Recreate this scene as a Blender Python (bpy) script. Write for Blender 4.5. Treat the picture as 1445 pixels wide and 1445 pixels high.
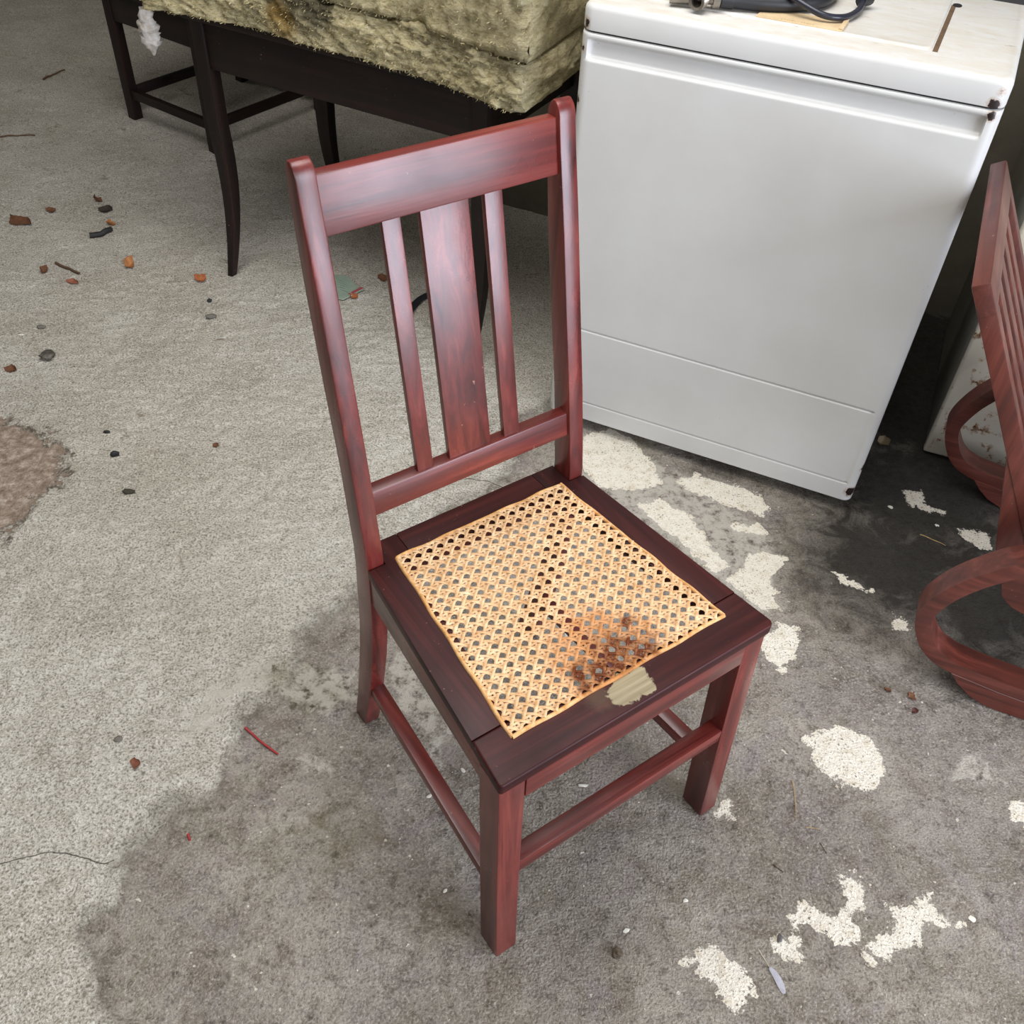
import bpy, bmesh, math, random
import numpy as np
from mathutils import Vector, Matrix

for o in list(bpy.data.objects):
    bpy.data.objects.remove(o, do_unlink=True)
scn = bpy.context.scene
COL = scn.collection
R = math.radians

# ---------------------------------------------------------------- camera
cam = bpy.data.cameras.new('camera')
cam.sensor_fit = 'HORIZONTAL'
cam.sensor_width = 36.0
cam.lens = 33.64408
cam.clip_start = 0.05
co = bpy.data.objects.new('camera', cam)
COL.objects.link(co)
PITCH, ROLL, CAMH = 0.76555, 0.05909, 1.40582
_r0 = Vector((1, 0, 0)); _u0 = Vector((0, math.sin(PITCH), math.cos(PITCH)))
_f = Vector((0, math.cos(PITCH), -math.sin(PITCH)))
_r = math.cos(ROLL) * _r0 + math.sin(ROLL) * _u0
_u = -math.sin(ROLL) * _r0 + math.cos(ROLL) * _u0
m = Matrix((( _r.x, _u.x, -_f.x, 0), (_r.y, _u.y, -_f.y, 0), (_r.z, _u.z, -_f.z, CAMH), (0, 0, 0, 1)))
co.matrix_world = m
scn.camera = co

# ---------------------------------------------------------------- light
BA = R(-22.0)                       # the building stands turned by this angle
BX = Vector((math.cos(BA), math.sin(BA), 0)); BY = Vector((-math.sin(BA), math.cos(BA), 0))
def bp(x, y, z=0.0):
    v = BX * x + BY * y
    return (v.x, v.y, z)

w = bpy.data.worlds.new('sky'); scn.world = w; w.use_nodes = True
bg = w.node_tree.nodes['Background']
bg.inputs[0].default_value = (0.80, 0.90, 1.0, 1); bg.inputs[1].default_value = 0.15

def area(name, pos, aim, sx, sy, power, col):
    l = bpy.data.lights.new(name, 'AREA'); l.shape = 'RECTANGLE'; l.size = sx; l.size_y = sy
    l.energy = power; l.color = col
    o = bpy.data.objects.new(name, l); COL.objects.link(o)
    o.location = pos
    d = Vector(aim) - Vector(pos)
    o.rotation_euler = d.to_track_quat('-Z', 'Y').to_euler()
    return o
# daylight through the wide doorway in the right wall
area('doorway_daylight', bp(2.75, 0.15, 1.15), bp(0, 0.15, 1.15), 2.3, 2.2, 172, (0.80, 0.86, 1.0))
# open sky in front of the garage, behind and above the viewer
area('open_front_daylight', bp(1.7, -2.1, 2.3), bp(0.1, 1.0, 0.0), 3.2, 2.4, 48, (1.0, 0.96, 0.90))
# added overhead light to brighten floor and seat, not a known roof panel
area('added_overhead_light', bp(-0.70, 1.15, 2.63), bp(-0.70, 1.15, 0.0), 2.0, 1.5, 68, (1.0, 0.985, 0.96))
# small window in the left wall
area('window_daylight', bp(-5.02, 2.75, 1.45), bp(0, 2.75, 1.0), 1.0, 1.0, 9, (1.0, 0.95, 0.87))

scn.view_settings.view_transform = 'Standard'
scn.view_settings.look = 'None'
scn.view_settings.exposure = 0.0
scn.view_settings.gamma = 1.0
scn.view_settings.use_curve_mapping = False
scn.cycles.max_bounces = 5; scn.cycles.diffuse_bounces = 3; scn.cycles.glossy_bounces = 2

# ---------------------------------------------------------------- helpers
rng = np.random.default_rng(7)
random.seed(7)
_tab = rng.random((256, 256))
def vnoise(x, y, s=0):
    x = np.asarray(x, float) + 17.3 * s; y = np.asarray(y, float) + 91.7 * s
    xi = np.floor(x).astype(int); yi = np.floor(y).astype(int)
    fx = x - xi; fy = y - yi
    fx = fx * fx * (3 - 2 * fx); fy = fy * fy * (3 - 2 * fy)
    a = _tab[xi % 256, yi % 256]; b = _tab[(xi + 1) % 256, yi % 256]
    c = _tab[xi % 256, (yi + 1) % 256]; d = _tab[(xi + 1) % 256, (yi + 1) % 256]
    return (a * (1 - fx) + b * fx) * (1 - fy) + (c * (1 - fx) + d * fx) * fy - 0.5
def fbm(x, y, s=0, o=4, g=0.5):
    t = 0; a = 1.0
    for k in range(o):
        t = t + a * vnoise(x * 2 ** k, y * 2 ** k, s + k * 3.1); a *= g
    return t

def lin(r, g, b):
    def f(c):
        c /= 255.0
        return c / 12.92 if c <= 0.04045 else ((c + 0.055) / 1.055) ** 2.4
    return (f(r), f(g), f(b), 1.0)

def link(o, parent=None):
    COL.objects.link(o)
    if parent is not None: o.parent = parent
    return o
def from_bm(name, bm, mat, parent=None, smooth=None):
    me = bpy.data.meshes.new(name); bm.normal_update(); bm.to_mesh(me); bm.free()
    if mat: me.materials.append(mat)
    if smooth is not None:
        for p in me.polygons: p.use_smooth = True
        me.set_sharp_from_angle(angle=R(smooth))
    return link(bpy.data.objects.new(name, me), parent)
def from_lists(name, V, F, mat, parent=None, smooth=None):
    me = bpy.data.meshes.new(name); me.from_pydata([tuple(v) for v in V], [], F); me.update()
    if mat: me.materials.append(mat)
    if smooth is not None:
        for p in me.polygons: p.use_smooth = True
        me.set_sharp_from_angle(angle=R(smooth))
    return link(bpy.data.objects.new(name, me), parent)
def tag(o, label, cat, group=None, kind=None):
    o['label'] = label
    if cat: o['category'] = cat
    if group: o['group'] = group
    if kind: o['kind'] = kind
    return o
def struct(o):
    o['kind'] = 'structure'; return o
def thing(name, label, cat, loc=(0, 0, 0), rz=0.0, group=None):
    o = bpy.data.objects.new(name, None); o.empty_display_size = 0.1
    o.location = loc; o.rotation_euler = (0, 0, rz); link(o)
    return tag(o, label, cat, group)

def hexa_bm(b, t, bev=0.0, seg=2):
    """solid between two quads b (4 points) and t (4 points), edges rounded by bev"""
    bm = bmesh.new()
    vb = [bm.verts.new(p) for p in b]; vt = [bm.verts.new(p) for p in t]
    bm.faces.new(vb[::-1]); bm.faces.new(vt)
    for i in range(4):
        j = (i + 1) % 4
        bm.faces.new((vb[i], vb[j], vt[j], vt[i]))
    bmesh.ops.recalc_face_normals(bm, faces=bm.faces[:])
    if bev > 0:
        bmesh.ops.bevel(bm, geom=bm.edges[:], offset=bev, segments=seg, affect='EDGES', profile=0.6)
    return bm
def box_bm(x0, x1, y0, y1, z0, z1, bev=0.0, seg=2):
    return hexa_bm([(x0, y0, z0), (x1, y0, z0), (x1, y1, z0), (x0, y1, z0)],
                   [(x0, y0, z1), (x1, y0, z1), (x1, y1, z1), (x0, y1, z1)], bev, seg)
def prism_bm(poly, z0, z1, bev=0.0, seg=2, axis='z', vert_bev=True):
    """polygon extruded; axis z: (x,y) at z0..z1 ; axis y: (x,z) at y0..y1"""
    bm = bmesh.new()
    mk = (lambda p, h: (p[0], p[1], h)) if axis == 'z' else (lambda p, h: (p[0], h, p[1]))
    a = [bm.verts.new(mk(p, z0)) for p in poly]; b = [bm.verts.new(mk(p, z1)) for p in poly]
    bm.faces.new(a); bm.faces.new(b)
    n = len(poly)
    for i in range(n):
        j = (i + 1) % n
        bm.faces.new((a[i], a[j], b[j], b[i]))
    bmesh.ops.recalc_face_normals(bm, faces=bm.faces[:])
    if bev > 0:
        es = bm.edges[:] if vert_bev else [e for e in bm.edges if len(e.link_faces) == 2 and any(len(f.verts) == n for f in e.link_faces)]
        bmesh.ops.bevel(bm, geom=es, offset=bev, segments=seg, affect='EDGES', profile=0.6)
    return bm
def loft_bm(rings, closed=False, cap=True):
    bm = bmesh.new()
    vs = [[bm.verts.new(p) for p in r] for r in rings]
    n = len(rings[0]); m_ = len(rings)
    for i in range(m_ if closed else m_ - 1):
        a = vs[i]; b = vs[(i + 1) % m_]
        for k in range(n):
            l = (k + 1) % n
            bm.faces.new((a[k], a[l], b[l], b[k]))
    if cap and not closed:
        bm.faces.new(vs[0][::-1]); bm.faces.new(vs[-1])
    bmesh.ops.recalc_face_normals(bm, faces=bm.faces[:])
    return bm
def rrect(x0, x1, y0, y1, r, z, n=3):
    pts = []
    for cx, cy, a0 in ((x1 - r, y1 - r, 0), (x0 + r, y1 - r, 90), (x0 + r, y0 + r, 180), (x1 - r, y0 + r, 270)):
        for k in range(n):
            a = R(a0 + 90.0 * k / (n - 1))
            pts.append((cx + r * math.cos(a), cy + r * math.sin(a), z))
    return pts
def catmull(P, n, closed=False):
    P = [np.array(p, float) for p in P]; out = []; N = len(P)
    segs = N if closed else N - 1
    for i in range(segs):
        if closed: p0, p1, p2, p3 = P[(i - 1) % N], P[i], P[(i + 1) % N], P[(i + 2) % N]
        else: p0, p1, p2, p3 = P[max(i - 1, 0)], P[i], P[i + 1], P[min(i + 2, N - 1)]
        for k in range(n):
            t = k / n
            out.append(0.5 * (2 * p1 + (p2 - p0) * t + (2 * p0 - 5 * p1 + 4 * p2 - p3) * t * t + (3 * p1 - p0 - 3 * p2 + p3) * t ** 3))
    if not closed: out.append(P[-1])
    return out
def tube_bm(path, rad, n=10, flat=1.0):
    path = [Vector(p) for p in path]; rings = []
    up = Vector((0, 0, 1))
    for i, p in enumerate(path):
        d = (path[min(i + 1, len(path) - 1)] - path[max(i - 1, 0)]).normalized()
        s = d.cross(up)
        if s.length < 1e-4: s = Vector((1, 0, 0))
        s.normalize(); t = s.cross(d).normalized()
        r = rad(i / (len(path) - 1)) if callable(rad) else rad
        rings.append([p + (s * math.cos(2 * math.pi * k / n) + t * flat * math.sin(2 * math.pi * k / n)) * r for k in range(n)])
    return loft_bm(rings)

# ---------------------------------------------------------------- materials
class NT:
    def __init__(s, name):
        s.m = bpy.data.materials.new(name); s.m.use_nodes = True
        s.t = s.m.node_tree; s.b = s.t.nodes['Principled BSDF']
    def n(s, typ, **kw):
        nd = s.t.nodes.new(typ)
        for k, v in kw.items():
            if k.startswith('i_'):
                key = k[2:]; nd.inputs[int(key) if key.isdigit() else key].default_value = v
            else: setattr(nd, k, v)
        return nd
    def l(s, a, b): s.t.links.new(a, b)
    def val(s, inp, v):
        if hasattr(v, 'links') or isinstance(v, bpy.types.NodeSocket): s.l(v, inp)
        else: inp.default_value = v
    def coord(s, scale=(1, 1, 1), kind='Object', rot=(0, 0, 0), loc=(0, 0, 0)):
        tc = s.n('ShaderNodeTexCoord'); mp = s.n('ShaderNodeMapping')
        mp.inputs['Scale'].default_value = scale; mp.inputs['Rotation'].default_value = rot; mp.inputs['Location'].default_value = loc
        s.l(tc.outputs[kind], mp.inputs[0]); return mp.outputs[0]
    def noise(s, vec, scale, detail=6, rough=0.55, dist=0.0):
        nd = s.n('ShaderNodeTexNoise'); s.l(vec, nd.inputs['Vector'])
        nd.inputs['Scale'].default_value = scale; nd.inputs['Detail'].default_value = detail
        nd.inputs['Roughness'].default_value = rough; nd.inputs['Distortion'].default_value = dist
        return nd.outputs['Fac']
    def math(s, op, a, b=0.0, c=0.0, clamp=False):
        nd = s.n('ShaderNodeMath', operation=op, use_clamp=clamp)
        s.val(nd.inputs[0], a); s.val(nd.inputs[1], b)
        if len(nd.inputs) > 2: s.val(nd.inputs[2], c)
        return nd.outputs[0]
    def rng(s, v, a, b, c=0.0, d=1.0, smooth=False):
        nd = s.n('ShaderNodeMapRange'); nd.clamp = True
        if smooth: nd.interpolation_type = 'SMOOTHSTEP'
        s.val(nd.inputs[0], v)
        for k, x in zip((1, 2, 3, 4), (a, b, c, d)): nd.inputs[k].default_value = x
        return nd.outputs[0]
    def ramp(s, v, stops):
        nd = s.n('ShaderNodeValToRGB'); cr = nd.color_ramp
        while len(cr.elements) < len(stops): cr.elements.new(0.5)
        for e, (p, c) in zip(cr.elements, stops): e.position = p; e.color = c
        s.l(v, nd.inputs[0]); return nd.outputs[0]
    def mix(s, f, a, b, mode='MIX'):
        nd = s.n('ShaderNodeMix', data_type='RGBA', blend_type=mode)
        s.val(nd.inputs[0], f); s.val(nd.inputs[6], a); s.val(nd.inputs[7], b); return nd.outputs[2]
    def bump(s, h, strength=0.3, dist=0.002, prev=None):
        nd = s.n('ShaderNodeBump'); s.l(h, nd.inputs['Height'])
        nd.inputs['Strength'].default_value = strength; nd.inputs['Distance'].default_value = dist
        if prev is not None: s.l(prev, nd.inputs['Normal'])
        return nd.outputs[0]
    def out(s, color=None, rough=None, normal=None, metal=None, spec=None, coat=None, coatr=None):
        b = s.b
        if color is not None: s.val(b.inputs['Base Color'], color)
        if rough is not None: s.val(b.inputs['Roughness'], rough)
        if normal is not None: s.l(normal, b.inputs['Normal'])
        if metal is not None: s.val(b.inputs['Metallic'], metal)
        if spec is not None: s.val(b.inputs['Specular IOR Level'], spec)
        if coat is not None: s.val(b.inputs['Coat Weight'], coat)
        if coatr is not None: s.val(b.inputs['Coat Roughness'], coatr)
        return s.m
    def spot(s, vec, c, r, edge, wob=None):
        """1 inside a blotch at point c with radius r"""
        d = s.n('ShaderNodeVectorMath', operation='DISTANCE'); s.l(vec, d.inputs[0]); d.inputs[1].default_value = c
        v = d.outputs['Value']
        if wob is not None: v = s.math('ADD', v, wob)
        return s.rng(v, r - edge, r + edge, 1.0, 0.0, True)

def wood(name, dark, mid, lite, axis, rough=0.33, spec=0.5, extra=None):
    t = NT(name)
    sc = {'x': (2.2, 55, 55), 'y': (55, 2.2, 55), 'z': (55, 55, 2.2)}[axis]
    v = t.coord(sc); n1 = t.noise(v, 1.0, 5, 0.62, 0.6)
    v2 = t.coord((1, 1, 1)); n2 = t.noise(v2, 9.0, 4, 0.5)
    sc3 = tuple(q * 6 for q in sc); v3 = t.coord(sc3); n3 = t.noise(v3, 1.0, 3, 0.6)
    c = t.ramp(n1, [(0.28, dark), (0.52, mid), (0.74, lite)])
    c = t.mix(t.rng(n2, 0.35, 0.7, 0.0, 0.45), c, dark)
    c = t.mix(t.rng(n3, 0.58, 0.72, 0.0, 0.4), c, dark)
    # wear: pale scuffs
    n4 = t.noise(v2, 130.0, 2, 0.7)
    n5 = t.noise(v2, 23.0, 2, 0.5)
    c = t.mix(t.math('MULTIPLY', t.rng(n4, 0.70, 0.76), t.rng(n5, 0.5, 0.62)), c, lin(150, 110, 95))
    if extra: c = extra(t, c)
    r = t.rng(n2, 0.3, 0.75, rough - 0.06, rough + 0.10)
    nb = t.bump(n3, 0.12, 0.0007)
    return t.out(c, r, nb, spec=spec)

MAH = (lin(60, 23, 21), lin(110, 42, 37), lin(144, 66, 56))
M = {}
for ax in 'xyz': M['mahogany_' + ax] = wood('mahogany_' + ax, *MAH, ax, 0.30, 0.68)
OLD = (lin(14, 9, 8), lin(27, 15, 12), lin(44, 23, 17))
for ax in 'xyz': M['darkwood_' + ax] = wood('dark_wood_' + ax, *OLD, ax, 0.5, 0.35)
RED = (lin(62, 27, 20), lin(98, 45, 35), lin(128, 66, 53))
for ax in 'xyz': M['redwood_' + ax] = wood('red_wood_' + ax, *RED, ax, 0.4, 0.7)

def plain(name, c, rough=0.5, metal=0.0, nscale=40, amt=0.35, c2=None, bumpd=0.0):
    t = NT(name); v = t.coord(); n = t.noise(v, nscale, 5, 0.6)
    c2 = c2 or tuple([q * 0.55 for q in c[:3]] + [1])
    col = t.mix(t.rng(n, 0.35, 0.7, 0.0, amt * 2), c, c2)
    nb = t.bump(n, 0.5, bumpd) if bumpd else None
    return t.out(col, rough, nb, metal)
# ================================================================ the floor
PLASTER = [(-0.4668, 0.4298), (-0.5403, 0.4755), (-0.6054, 0.5413), (-0.5658, 0.5898), (-0.5698, 0.6469), (-0.5417, 0.7131), (-0.5107, 0.7613), (-0.4542, 0.7825), (-0.4512, 0.8507), (-0.4545, 0.9200), (-0.3847, 0.9915), (-0.3643, 1.0652), (-0.3485, 1.1330), (-0.2929, 1.2004), (-0.1740, 1.3651), (-0.0679, 1.5247), (0.0010, 1.6542), (0.0195, 1.7852), (0.0995, 1.8874) , (0.35, 2.2), (0.6, 2.9), (0.3, 9), (-9, 9), (-9, -4), (-0.55, -4)]
WHITE = [
 [(0.5253, 0.9449), (0.5617, 0.9618), (0.6003, 0.9688), (0.6464, 0.9532), (0.6566, 0.9188), (0.6569, 0.8847), (0.6413, 0.8545), (0.6105, 0.8485), (0.5946, 0.8566), (0.5553, 0.8672), (0.5355, 0.9010)],
 [(0.5352, 0.7047), (0.5565, 0.7003), (0.5737, 0.6842), (0.5641, 0.6476), (0.5547, 0.6417), (0.5399, 0.6354), (0.5589, 0.6126), (0.5476, 0.5976), (0.5124, 0.5930), (0.4998, 0.6091), (0.4782, 0.6210), (0.4499, 0.6114), (0.4482, 0.6326), (0.4705, 0.6530), (0.4805, 0.6481), (0.5187, 0.6368), (0.5346, 0.6486), (0.5383, 0.6793)],
 [(0.5600, 0.5944), (0.5765, 0.6084), (0.5918, 0.6171), (0.6121, 0.6343), (0.5997, 0.6498), (0.6484, 0.6500), (0.6509, 0.6693), (0.6698, 0.6788), (0.6736, 0.6433), (0.7025, 0.6316), (0.6896, 0.6242), (0.6663, 0.6268), (0.6515, 0.6313), (0.6355, 0.6014), (0.5876, 0.5781), (0.5576, 0.5726)],
 [(0.4142, 0.5860), (0.4260, 0.5944), (0.4510, 0.5945), (0.4581, 0.5682), (0.4498, 0.5652), (0.4205, 0.5761)],
 [(0.2756, 0.5523), (0.3090, 0.5787), (0.3364, 0.5803), (0.3459, 0.5619), (0.3716, 0.5522), (0.3781, 0.5162), (0.3510, 0.4814), (0.3326, 0.5136), (0.3156, 0.5307), (0.2982, 0.5480)],
 [(0.8421, 0.8489), (0.8857, 0.8469), (0.8687, 0.7982), (0.8380, 0.8103)],
 [(0.3500, 0.7931), (0.3807, 0.8141), (0.3799, 0.7903), (0.3553, 0.7831)],
 [(0.4751, 1.1509), (0.5255, 1.1978), (0.5543, 1.1912), (0.5480, 1.1312), (0.5135, 1.0830), (0.4904, 1.1022)],
 [(0.1579, 1.7391), (0.2276, 1.7675), (0.2928, 1.6983), (0.3159, 1.6387), (0.3315, 1.5808), (0.2587, 1.5551), (0.1815, 1.5675), (0.1530, 1.6241)],
 [(0.3586, 1.5929), (0.4067, 1.6168), (0.4709, 1.6028), (0.5317, 1.5694), (0.5573, 1.5246), (0.5402, 1.4956), (0.4979, 1.5103), (0.4369, 1.5328), (0.3879, 1.5569)],
 [(0.4665, 1.4624), (0.5247, 1.4763), (0.5384, 1.4420), (0.5007, 1.4389), (0.4768, 1.4456)],
 [(0.4474, 1.3095), (0.5059, 1.3879), (0.5647, 1.3759), (0.5636, 1.3511), (0.5252, 1.3157), (0.5381, 1.2852), (0.5306, 1.2387), (0.4946, 1.2284), (0.4660, 1.2718), (0.4355, 1.3086)],
 [(0.2632, 1.5178), (0.3280, 1.5328), (0.3809, 1.4821), (0.4043, 1.4049), (0.4515, 1.3420), (0.4135, 1.3228), (0.3495, 1.4090), (0.2923, 1.4746)],
 [(0.6609, 1.3426), (0.6878, 1.3287), (0.7390, 1.2932), (0.7201, 1.2878), (0.6724, 1.3115)],
 [(0.7555, 1.2411), (0.7790, 1.2206), (0.7780, 1.1842), (0.7491, 1.2037)],
 [(0.8701, 1.5989), (0.9083, 1.6071), (0.9097, 1.5642), (0.9413, 1.5389), (0.9065, 1.5406), (0.8688, 1.5560)],
 [(0.9507, 1.4942), (1.0162, 1.4819), (1.0101, 1.4334), (0.9579, 1.4550)],
]
FAINT = [
 [(-0.1338, 0.7746), (-0.0766, 0.9037), (-0.1547, 1.0629), (-0.1993, 1.1087), (-0.2059, 1.0120), (-0.1795, 0.9538), (-0.1245, 0.9004)],
 [(-0.3757, 1.0387), (-0.2675, 1.0419), (-0.2500, 0.9710), (-0.2865, 0.9317), (-0.3375, 0.9427), (-0.3829, 0.9541)],
 [(-0.5439, 0.8337), (-0.5260, 0.9150), (-0.4974, 0.9910), (-0.4340, 1.0424), (-0.3819, 1.0383), (-0.3987, 0.9981), (-0.4581, 0.9342), (-0.4792, 0.8761)],
 [(0.1335, 1.7692), (0.2788, 1.6795), (0.4320, 1.5963), (0.5478, 1.4291), (0.5453, 1.2349), (0.4704, 1.1936), (0.3751, 1.3342), (0.2381, 1.4886), (0.1323, 1.5699)],
 [(0.7142, 0.8853), (0.7848, 0.9105), (0.8054, 0.9486), (0.8365, 0.9296), (0.8659, 0.8802), (0.8264, 0.8553), (0.7894, 0.8802), (0.7312, 0.8814)],
 [(-0.3211, 0.8595), (-0.2371, 0.8517), (-0.2402, 0.7991), (-0.3108, 0.8073)],
]
BROWN = [[(-1.75, 1.75)] + [(-1.1765, 1.6714), (-1.0962, 1.6329), (-1.0356, 1.6085), (-0.9828, 1.5525), (-0.9592, 1.4623), (-0.9944, 1.4261), (-0.9965, 1.3516), (-1.0133, 1.2896)] + [(-1.4, 1.2)]]
# worn dark paint and painted-in shade round the machines: (x, y, radius, strength)
DARK_PAINT_SHADE = [(*(0.9196, 1.5924), 0.30, 0.75), (*(0.7754, 1.3863), 0.24, 0.7), (*(0.9626, 1.2855), 0.26, 0.7), (*(0.6549, 1.5242), 0.10, 0.35), (*(0.9852, 1.9625), 0.30, 0.85), (1.1, 2.1, 0.4, 0.9), (*(0.4520, 1.6338), 0.12, 0.3), (*(1.1137, 1.7557), 0.3, 0.85)]
YELL = [(*(-0.3339, 0.9875), 0.07, 0.8), (*(-0.4020, 1.0133), 0.045, 0.7), (*(-0.2351, 0.7019), 0.12, 0.5), (*(-0.6827, 0.9476), 0.12, 0.2)]

def sdf(poly, X, Y, pad=0.12):
    P = np.array(poly, float); out = np.full(X.shape, -pad)
    x0, y0 = P.min(0) - pad; x1, y1 = P.max(0) + pad
    mk = (X > x0) & (X < x1) & (Y > y0) & (Y < y1)
    x = X[mk]; y = Y[mk]; d = np.full(x.shape, 1e9); ins = np.zeros(x.shape, bool)
    for i in range(len(P)):
        a = P[i]; b = P[(i + 1) % len(P)]; e = b - a
        t = np.clip(((x - a[0]) * e[0] + (y - a[1]) * e[1]) / ((e * e).sum() + 1e-12), 0, 1)
        d = np.minimum(d, np.hypot(x - a[0] - t * e[0], y - a[1] - t * e[1]))
        c = (a[1] > y) != (b[1] > y)
        with np.errstate(divide='ignore', invalid='ignore'):
            xi = a[0] + (y - a[1]) / (b[1] - a[1]) * e[0]
        ins ^= c & (x < xi)
    out[mk] = np.clip(np.where(ins, d, -d), -pad, pad)
    return out
def axis_pts(cuts):
    out = []
    for a, b, s in cuts:
        n = max(1, int(round((b - a) / s))); out += list(np.linspace(a, b, n, endpoint=False))
    out.append(cuts[-1][1]); return np.array(out)
gx = axis_pts([(-7.5, -2.6, 0.1), (-2.6, -1.05, 0.016), (-1.05, 1.25, 0.0056), (1.25, 2.0, 0.03), (2.0, 5.0, 0.12)])
gy = axis_pts([(-4.0, 0.3, 0.15), (0.3, 2.3, 0.0056), (2.3, 4.8, 0.016), (4.8, 8.0, 0.1)])
X, Y = np.meshgrid(gx, gy)
sp = sdf(PLASTER, X, Y)
sw = np.max([sdf(p, X, Y) for p in WHITE], axis=0)
sf = np.max([sdf(p, X, Y) for p in FAINT], axis=0)
sb = sdf(BROWN[0], X, Y)
def field(L):
    f = np.zeros(X.shape)
    for x, y, r, s in L: f = np.maximum(f, s * np.exp(-((X - x) ** 2 + (Y - y) ** 2) / (r * r)))
    return f
dk = field(DARK_PAINT_SHADE); yl = field(YELL)
edge = sp + 0.05 * fbm(X * 9, Y * 9, 1) + 0.012 * fbm(X * 60, Y * 60, 9, 2)
pm = np.clip((edge + 0.012) / 0.024, 0, 1); pm = pm * pm * (3 - 2 * pm)
bm_ = np.clip((sb + 0.04 * fbm(X * 12, Y * 12, 21) + 0.01) / 0.02, 0, 1)
ca, sa = math.cos(R(-14)), math.sin(R(-14))
bend = 0.25 * fbm(X * 0.8, Y * 0.8, 31, 2)
U = (X * ca - Y * sa); V = (X * sa + Y * ca) + bend
trowel = 0.0032 * fbm(U * 22, V * 75, 5, 3) + 0.0030 * fbm(X * 55, Y * 55, 6, 3) + 0.004 * fbm(X * 3, Y * 3, 8, 3)
old = 0.0010 * fbm(X * 40, Y * 40, 12, 3) + 0.0025 * fbm(X * 4, Y * 4, 14, 3)
Z = pm * (1 - bm_) * (0.0035 + trowel) + (1 - pm * (1 - bm_)) * (old - 0.001)
ny, nx = X.shape
CR = np.array([(-0.7924, 0.6244), (-0.7347, 0.6378), (-0.6972, 0.6502), (-0.6636, 0.6602), (-0.6240, 0.6547), (-0.5809, 0.6451), (-0.5647, 0.6539)])
ck = np.where((X > CR[0, 0]) & (X < CR[-1, 0]), Y - np.interp(X, CR[:, 0], CR[:, 1]) + 0.004 * fbm(X * 60, Y * 0, 41, 2), 1.0)
CR2 = np.array([(-0.1337, 1.5744), (-0.1012, 1.5586), (-0.0619, 1.5527), (-0.0303, 1.5417), (-0.0034, 1.5258)])
ck2 = np.where((X > CR2[0, 0]) & (X < CR2[-1, 0]), Y - np.interp(X, CR2[:, 0], CR2[:, 1]) + 0.004 * fbm(X * 60, Y * 0, 43, 2), 1.0)
ck = np.where(abs(ck2) < abs(ck), ck2, ck)
me = bpy.data.meshes.new('floor')
me.vertices.add(nx * ny)
me.vertices.foreach_set('co', np.stack([X, Y, Z], -1).astype(np.float32).ravel())
ii = (np.arange(ny - 1)[:, None] * nx + np.arange(nx - 1)[None, :]).ravel()
quads = np.stack([ii, ii + 1, ii + nx + 1, ii + nx], -1).astype(np.int32)
nq = len(quads)
me.loops.add(nq * 4); me.loops.foreach_set('vertex_index', quads.ravel())
me.polygons.add(nq); me.polygons.foreach_set('loop_start', (np.arange(nq) * 4).astype(np.int32))
me.polygons.foreach_set('use_smooth', np.ones(nq, bool))
me.update(calc_edges=True); me.validate()
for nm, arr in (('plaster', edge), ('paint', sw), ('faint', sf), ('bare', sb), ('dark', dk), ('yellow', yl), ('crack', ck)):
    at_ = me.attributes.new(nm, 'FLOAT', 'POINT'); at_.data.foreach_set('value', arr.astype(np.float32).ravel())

t = NT('floor_concrete')
v = t.coord(kind='Object')
def attr(n):
    a = t.n('ShaderNodeAttribute'); a.attribute_name = n; return a.outputs['Fac']
nA = t.noise(v, 5.0, 6, 0.62); nB = t.noise(v, 45.0, 5, 0.7); nC = t.noise(v, 250.0, 3, 0.65); nD = t.noise(v, 1.6, 5, 0.6); nE = t.noise(v, 16.0, 6, 0.7, 0.8)
vs = t.coord((22, 75, 1), rot=(0, 0, R(14))); nS = t.noise(vs, 3.0, 5, 0.65, 0.4)
vor = t.n('ShaderNodeTexVoronoi'); t.l(v, vor.inputs['Vector']); vor.inputs['Scale'].default_value = 85.0
pit = t.rng(vor.outputs['Distance'], 0.05, 0.22, 1.0, 0.0)
# rough lime plaster
pc = t.ramp(nA, [(0.3, lin(176, 169, 156)), (0.5, lin(197, 191, 179)), (0.72, lin(214, 209, 198))])
pc = t.mix(t.rng(nD, 0.42, 0.7, 0, 0.5), pc, lin(172, 161, 140))
pc = t.mix(t.rng(nC, 0.51, 0.64, 0, 0.72), pc, lin(96, 90, 79))
pc = t.mix(t.rng(nC, 0.48, 0.36, 0, 0.60), pc, lin(230, 226, 216))
pc = t.mix(t.rng(nS, 0.53, 0.70, 0, 0.40), pc, lin(124, 117, 106))
pc = t.mix(t.math('MULTIPLY', t.rng(vor.outputs['Distance'], 0.30, 0.12), t.rng(nB, 0.5, 0.62, 0, 0.75)), pc, lin(84, 78, 68))
pc = t.mix(t.rng(nB, 0.42, 0.30, 0, 0.45), pc, lin(226, 221, 210))
pc = t.mix(t.math('MULTIPLY', t.rng(nE, 0.58, 0.70), t.rng(nA, 0.45, 0.6)), pc, lin(132, 121, 102))
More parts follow.
